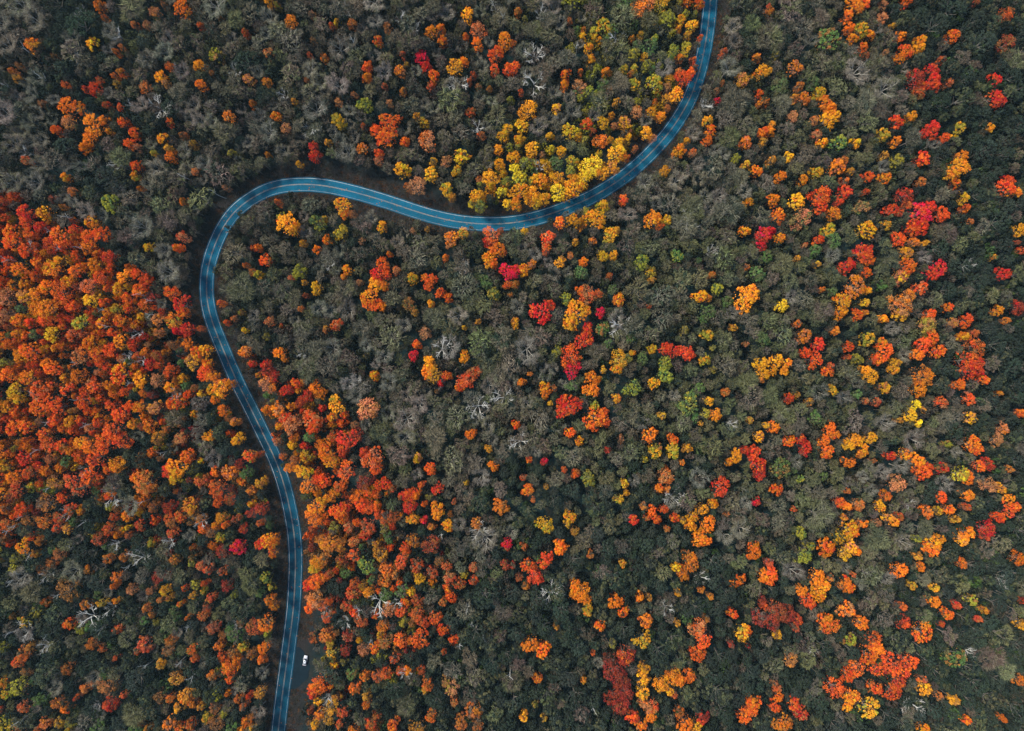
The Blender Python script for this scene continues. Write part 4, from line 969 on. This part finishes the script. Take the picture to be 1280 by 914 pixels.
def crown_of(t):
    return FUZZY[t['var']] if t['c'] in 'not' else LEAFY[t['var']]


n_own = {}
for i, t in enumerate(TREES):
    if not t.get('own'): continue
    n_own[t['kind']] = n_own.get(t['kind'], 0) + 1
    e = empty(t['kind'], t)
    if t['kind'] == 'leafless_tree':
        tr, limbs, tw = LEAFLESS[t['var']]
        link('trunk', tr, e)
        for l in limbs: link('limb', l, e)
        o = link('crown', tw, e)
    else:
        link('trunk', TRUNKS[i % len(TRUNKS)], e)
        o = link('crown', crown_of(t), e)
    o['tint'] = t['tint']; o['tint2'] = t['tint2']
for i, t in enumerate(DEADS):
    tr, limbs = (SNAG if t['snag'] else DEAD)[i % 4]
    e = empty('dead_tree', t)
    link('trunk', tr, e)
    for l in limbs: link('limb', l, e)
print('own trees', n_own, 'dead', len(DEADS), 'all', len(TREES))


# ------------------------------------------------------------------ the rest of the wood: one object of kind stuff
def scatter(name, protos, pts):
    """pts: list of dict(loc, rot, scale, var, tint, tint2); protos: meshes lists (each proto is a list of meshes)"""
    me = bpy.data.meshes.new(name)
    me.from_pydata([p['loc'] for p in pts], [], [])
    n = len(pts)
    for an, ty, w in (('rotv', 'FLOAT_VECTOR', 3), ('sclv', 'FLOAT_VECTOR', 3), ('tint', 'FLOAT_COLOR', 4), ('tint2', 'FLOAT_COLOR', 4), ('variant', 'INT', 1)):
        a = me.attributes.new(an, ty, 'POINT')
        if an == 'rotv': a.data.foreach_set('vector', np.array([(0, 0, p['rot']) for p in pts], np.float32).ravel())
        elif an == 'sclv': a.data.foreach_set('vector', np.array([p['scale'] for p in pts], np.float32).ravel())
        elif an == 'variant': a.data.foreach_set('value', np.array([p['var'] for p in pts], np.int32))
        else: a.data.foreach_set('color', np.array([(*p[an], 1) for p in pts], np.float32).ravel())
    ob = link(name, me)
    ng = bpy.data.node_groups.new(name, 'GeometryNodeTree')
    ng.interface.new_socket('Geometry', in_out='INPUT', socket_type='NodeSocketGeometry')
    ng.interface.new_socket('Geometry', in_out='OUTPUT', socket_type='NodeSocketGeometry')
    N, Lk = ng.nodes, ng.links
    gi, go = N.new('NodeGroupInput'), N.new('NodeGroupOutput')
    iop = N.new('GeometryNodeInstanceOnPoints')
    jn = N.new('GeometryNodeJoinGeometry')
    keep = []
    for k, ms in enumerate(protos):
        inner = N.new('GeometryNodeJoinGeometry')
        for m in reversed(ms):
            po = bpy.data.objects.new(name + '_source', m)
            keep.append(po)
            oi = N.new('GeometryNodeObjectInfo')
            oi.inputs['Object'].default_value = po
            Lk.new(oi.outputs['Geometry'], inner.inputs[0])
        g2i = N.new('GeometryNodeGeometryToInstance')
        Lk.new(inner.outputs[0], g2i.inputs[0])
        keep.append(g2i)
    for g2i in reversed([k for k in keep if isinstance(k, bpy.types.Node)]):
        Lk.new(g2i.outputs[0], jn.inputs[0])

    def named(nm, ty):
        a = N.new('GeometryNodeInputNamedAttribute'); a.data_type = ty
        a.inputs['Name'].default_value = nm
        return next(o for o in a.outputs if o.enabled)
    Lk.new(gi.outputs[0], iop.inputs['Points'])
    Lk.new(jn.outputs[0], iop.inputs['Instance'])
    iop.inputs['Pick Instance'].default_value = True
    Lk.new(named('variant', 'INT'), iop.inputs['Instance Index'])
    Lk.new(named('sclv', 'FLOAT_VECTOR'), iop.inputs['Scale'])
    e2r = N.new('FunctionNodeEulerToRotation')
    Lk.new(named('rotv', 'FLOAT_VECTOR'), e2r.inputs[0])
    Lk.new(e2r.outputs[0], iop.inputs['Rotation'])
    Lk.new(iop.outputs[0], go.inputs[0])
    md = ob.modifiers.new('scatter', 'NODES')
    md.node_group = ng
    return tag(ob, kind='stuff')


protos = [[TRUNKS[k % 4], m] for k, m in enumerate(LEAFY)] + [[TRUNKS[k % 4], m] for k, m in enumerate(FUZZY)] + [[a, *b, c] for a, b, c in LEAFLESS]
rest = []
for t in TREES:
    if t.get('own'): continue
    v = t['var'] + (len(LEAFY) + len(FUZZY) if t['c'] == 'w' else len(LEAFY) if t['c'] in 'not' else 0)
    rest.append(dict(loc=(t['x'], t['y'], t['z']), rot=t['rot'], scale=(t['s'] / t['sy'] ** 0.5, t['s'] * t['sy'] ** 0.5, t['sz']), var=v, tint=t['tint'], tint2=t['tint2']))
scatter('woodland', protos, rest)

# undergrowth: low dark bushes and saplings under and between the crowns, and grass along the verges
def bush_mesh(seed):
    rs = np.random.RandomState(seed)
    mb = MB()
    for p in plan_points(rs, 1.7, 8, 0.9):
        n = 46
        D = unit(rs.normal(size=(n, 3)) + (0, 0, 0.4))
        P = np.array([p[0], p[1], rs.uniform(0.8, 2.2)]) + D * rs.uniform(0.6, 1.05, n)[:, None]
        mb.quads(leaf_quads(P, unit(D + rs.normal(size=(n, 3)) * .5), 0.42 * rs.uniform(.6, 1.4, n), rs), [rs.uniform()] * n, rs.uniform(size=n))
    return mb.mesh('bush', LEAF, True)


def grass_mesh(seed):
    rs = np.random.RandomState(seed)
    mb = MB()
    n = 60
    P0 = np.column_stack([rs.normal(size=(n, 2)) * 0.45, np.zeros(n)])
    D = unit(rs.normal(size=(n, 3)) * 0.55 + (0, 0, 0.8))
    P1 = P0 + D * rs.uniform(0.25, 0.6, n)[:, None]
    side = unit(np.cross(D, rs.normal(size=(n, 3)))) * 0.05
    mb.quads(np.stack([P0 - side, P0 + side, P1 + side * .3, P1 - side * .3], 1), rs.uniform(size=n), rs.uniform(size=n))
    return mb.mesh('tuft', TWIG, True)


bushes = [bush_mesh(500 + i) for i in range(5)]
tufts = [grass_mesh(520 + i) for i in range(4)]
n = 13000
BX, BY = nrs.uniform(-255, 255, n), nrs.uniform(-190, 190, n)
bd, bi = near_road(BX, BY)
bz = ground(BX, BY)
ub = []
for x, y, z, d in zip(BX, BY, bz, bd):
    px, py = project(x, y, z)
    dd, w = road_clearance(px, py)
    if dd < w + 6 or d < 7: continue
    code = WOODS[FILL[min(max(int(py // 40), 0), 22)][min(max(int(px // 40), 0), 31)]]
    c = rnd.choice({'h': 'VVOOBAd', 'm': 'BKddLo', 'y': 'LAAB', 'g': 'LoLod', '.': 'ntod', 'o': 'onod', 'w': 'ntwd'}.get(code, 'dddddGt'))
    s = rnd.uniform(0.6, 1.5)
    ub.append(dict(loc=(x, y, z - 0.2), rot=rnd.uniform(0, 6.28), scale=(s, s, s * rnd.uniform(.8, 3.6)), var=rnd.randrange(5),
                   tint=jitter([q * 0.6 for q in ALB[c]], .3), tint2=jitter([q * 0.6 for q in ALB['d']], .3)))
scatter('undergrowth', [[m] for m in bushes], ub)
vg = []
for _ in range(9000):
    j = rnd.randrange(len(ROAD))
    side = rnd.choice((-1, 1))
    off = side * (ROAD_HALF + 0.25 + abs(rnd.gauss(0, 4.0)))
    x, y = ROAD[j, 0] + NORM[j, 0] * off + rnd.gauss(0, .6), ROAD[j, 1] + NORM[j, 1] * off + rnd.gauss(0, .6)
    if not (-260 < x < 260 and -190 < y < 190): continue
    px, py = project(x, y, 0)
    if 364 < px < 392 and 800 < py < 862: continue
    vg.append((x, y))
gx = np.array(vg)
gd, _ = near_road(gx[:, 0], gx[:, 1])
gz = ground(gx[:, 0], gx[:, 1])
gr = []
for (x, y), z, d in zip(vg, gz, gd):
    if d < ROAD_HALF + 0.3: continue
    s = rnd.uniform(0.5, 1.2)
    c = rnd.choice([(.05, .046, .035), (.04, .037, .033), (.035, .038, .024), (.075, .062, .045), (.14, .055, .016)])
    gr.append(dict(loc=(x, y, z - 0.03), rot=rnd.uniform(0, 6.28), scale=(s, s, s), var=rnd.randrange(4), tint=jitter(c, .3), tint2=jitter(c, .3)))
scatter('verge_grass', [[m] for m in tufts], gr)


# ------------------------------------------------------------------ the parked car
def build_car(px, py):
    body_m = plain_mat('white_car_paint', (0.40, 0.43, 0.46), rough=0.3, var=0.03, scale=1.0, spec=0.5, coat=0.6)
    glass_m = plain_mat('dark_car_glass', (0.010, 0.014, 0.022), rough=0.08, var=0.1, spec=0.6)
    tyre_m = plain_mat('tyre_rubber', (0.02, 0.02, 0.02), rough=0.9)
    rim_m = plain_mat('alloy_rim', (0.5, 0.5, 0.52), rough=0.3, metallic=0.9)
    trim_m = plain_mat('black_trim', (0.02, 0.02, 0.022), rough=0.6)
    lamp_m = plain_mat('clear_headlamp', (0.75, 0.78, 0.8), rough=0.1, spec=0.7)
    red_m = plain_mat('red_tail_lamp', (0.35, 0.01, 0.012), rough=0.2, spec=0.6)
    j = int(((road_px[:, 0] - px) ** 2 + (road_px[:, 1] - py) ** 2).argmin())
    z = ROAD[j, 2] - 0.04
    x, y = unproject(px, py, z + 0.8)
    e = bpy.data.objects.new('parked_car', None)
    COL.objects.link(e)
    e.location = (x, y, z)
    e.rotation_euler = (0, 0, math.radians(-9))
    e.scale = (0.93, 0.93, 0.93)
    tag(e, 'white car parked alone in the lay-by beside the lower road, with dark windows', 'car')

    def loft(name, secs, mat, bevel=0.05, sub=1):
        """secs: (y, half width bottom, half width top, z bottom, z top)"""
        bm = bmesh.new()
        rings = []
        for (yy, wb, wt, zb, zt) in secs:
            rings.append([bm.verts.new(p) for p in ((-wb, yy, zb), (wb, yy, zb), (wb * 1.0, yy, zb + (zt - zb) * .55), (wt, yy, zt), (-wt, yy, zt), (-wb, yy, zb + (zt - zb) * .55))])
        for a, b in zip(rings[:-1], rings[1:]):
            for k in range(6):
                bm.faces.new((a[k], a[(k + 1) % 6], b[(k + 1) % 6], b[k]))
        bm.faces.new(rings[0][::-1]); bm.faces.new(rings[-1])
        bmesh.ops.recalc_face_normals(bm, faces=bm.faces)
        if bevel: bmesh.ops.bevel(bm, geom=bm.edges[:], offset=bevel, segments=2, affect='EDGES', clamp_overlap=True)
        me = bpy.data.meshes.new(name); bm.to_mesh(me); bm.free()
        me.materials.append(mat)
        for p in me.polygons: p.use_smooth = True
        return link(name, me, e)
    loft('body', [(-2.38, .74, .66, .34, .72), (-2.2, .86, .78, .24, .92), (-1.3, .91, .84, .22, .96), (0.0, .92, .86, .22, .98), (1.1, .91, .82, .22, .95), (2.0, .86, .74, .24, .84), (2.36, .72, .62, .34, .66)], body_m, 0.04)
    loft('cabin_glass', [(-1.92, .74, .66, .90, .96), (-1.28, .78, .62, .92, 1.38), (-0.4, .79, .63, .92, 1.45), (0.35, .79, .61, .92, 1.42), (1.12, .74, .64, .90, .97)], glass_m, 0.03)
    roof = loft('roof', [(-1.30, .60, .55, 1.36, 1.43), (-0.5, .645, .58, 1.43, 1.50), (0.3, .62, .56, 1.40, 1.47)], body_m, 0.02)
    g = MB(); g.tube([(0, -0.12, 1.494), (0, 0.16, 1.478)], [.20, .20], 4)
    me = bpy.data.meshes.new('sunroof')
    me.from_pydata([(-.27, -.26, 1.503), (.27, -.26, 1.503), (.27, .12, 1.496), (-.27, .12, 1.496), (-.27, -.26, 1.44), (.27, -.26, 1.44), (.27, .12, 1.44), (-.27, .12, 1.44)], [],
                   [(0, 1, 2, 3), (4, 7, 6, 5), (0, 4, 5, 1), (1, 5, 6, 2), (2, 6, 7, 3), (3, 7, 4, 0)])
    me.materials.append(glass_m); link('sunroof', me, roof)
    for sx in (-1, 1):
        for yy in (-1.42, 1.45):
            b = MB(); b.tube([(sx * .70, yy, .32), (sx * .72, yy, .32), (sx * .90, yy, .32), (sx * .92, yy, .32)], [.27, .32, .32, .27], 18)
            b.f.append(tuple(range(17, -1, -1)))
            w = link('wheel', b.mesh('wheel', tyre_m), e)
            b = MB(); b.tube([(sx * .905, yy, .32), (sx * .93, yy, .32)], [.20, .17], 12)
            link('rim', b.mesh('rim', rim_m), w)

        def block(name, mat, x0, x1, y0, y1, z0, z1):
            bm = bmesh.new()
            bmesh.ops.create_cube(bm, size=1)
            for v in bm.verts:
                v.co = ((x0 + x1) / 2 + v.co.x * (x1 - x0), (y0 + y1) / 2 + v.co.y * (y1 - y0), (z0 + z1) / 2 + v.co.z * (z1 - z0))
            bmesh.ops.bevel(bm, geom=bm.edges[:], offset=0.02, segments=2, affect='EDGES', clamp_overlap=True)
            m2 = bpy.data.meshes.new(name); bm.to_mesh(m2); bm.free(); m2.materials.append(mat)
            return link(name, m2, e)
        block('headlight', lamp_m, sx * .48, sx * .72, 2.05, 2.30, .60, .745)
        block('tail_light', red_m, sx * .52, sx * .76, -2.36, -2.14, .66, .86)
        block('mirror', body_m, sx * .90, sx * 1.06, .72, .86, .92, 1.05)
        block('roof_rail', trim_m, sx * .535, sx * .565, -1.15, .15, 1.47, 1.515)
    bm = bmesh.new()
    bm.free()


build_car(381.3, 826.0)


# ------------------------------------------------------------------ a thin teal volume, added to soften and lift the dark tones
def build_added_haze():
    m, nt, out = new_mat('thin_added_haze')
    v = nt.nodes.new('ShaderNodeVolumePrincipled')
    v.inputs['Color'].default_value = (0.55, 0.86, 0.98, 1)
    v.inputs['Density'].default_value = ADDED_HAZE
    nt.links.new(v.outputs[0], out.inputs['Volume'])
    x, z0, z1 = 1600, -20, CAM_Z + 60
    V = [(sx * x, sy * x, z) for z in (z0, z1) for sx, sy in ((-1, -1), (1, -1), (1, 1), (-1, 1))]
    F = [(3, 2, 1, 0), (4, 5, 6, 7), (0, 1, 5, 4), (1, 2, 6, 5), (2, 3, 7, 6), (3, 0, 4, 7)]
    tag(link('added_haze', mesh_from('added_haze', V, F, [m])), kind='stuff')


ADDED_HAZE = 0.000028
build_added_haze()
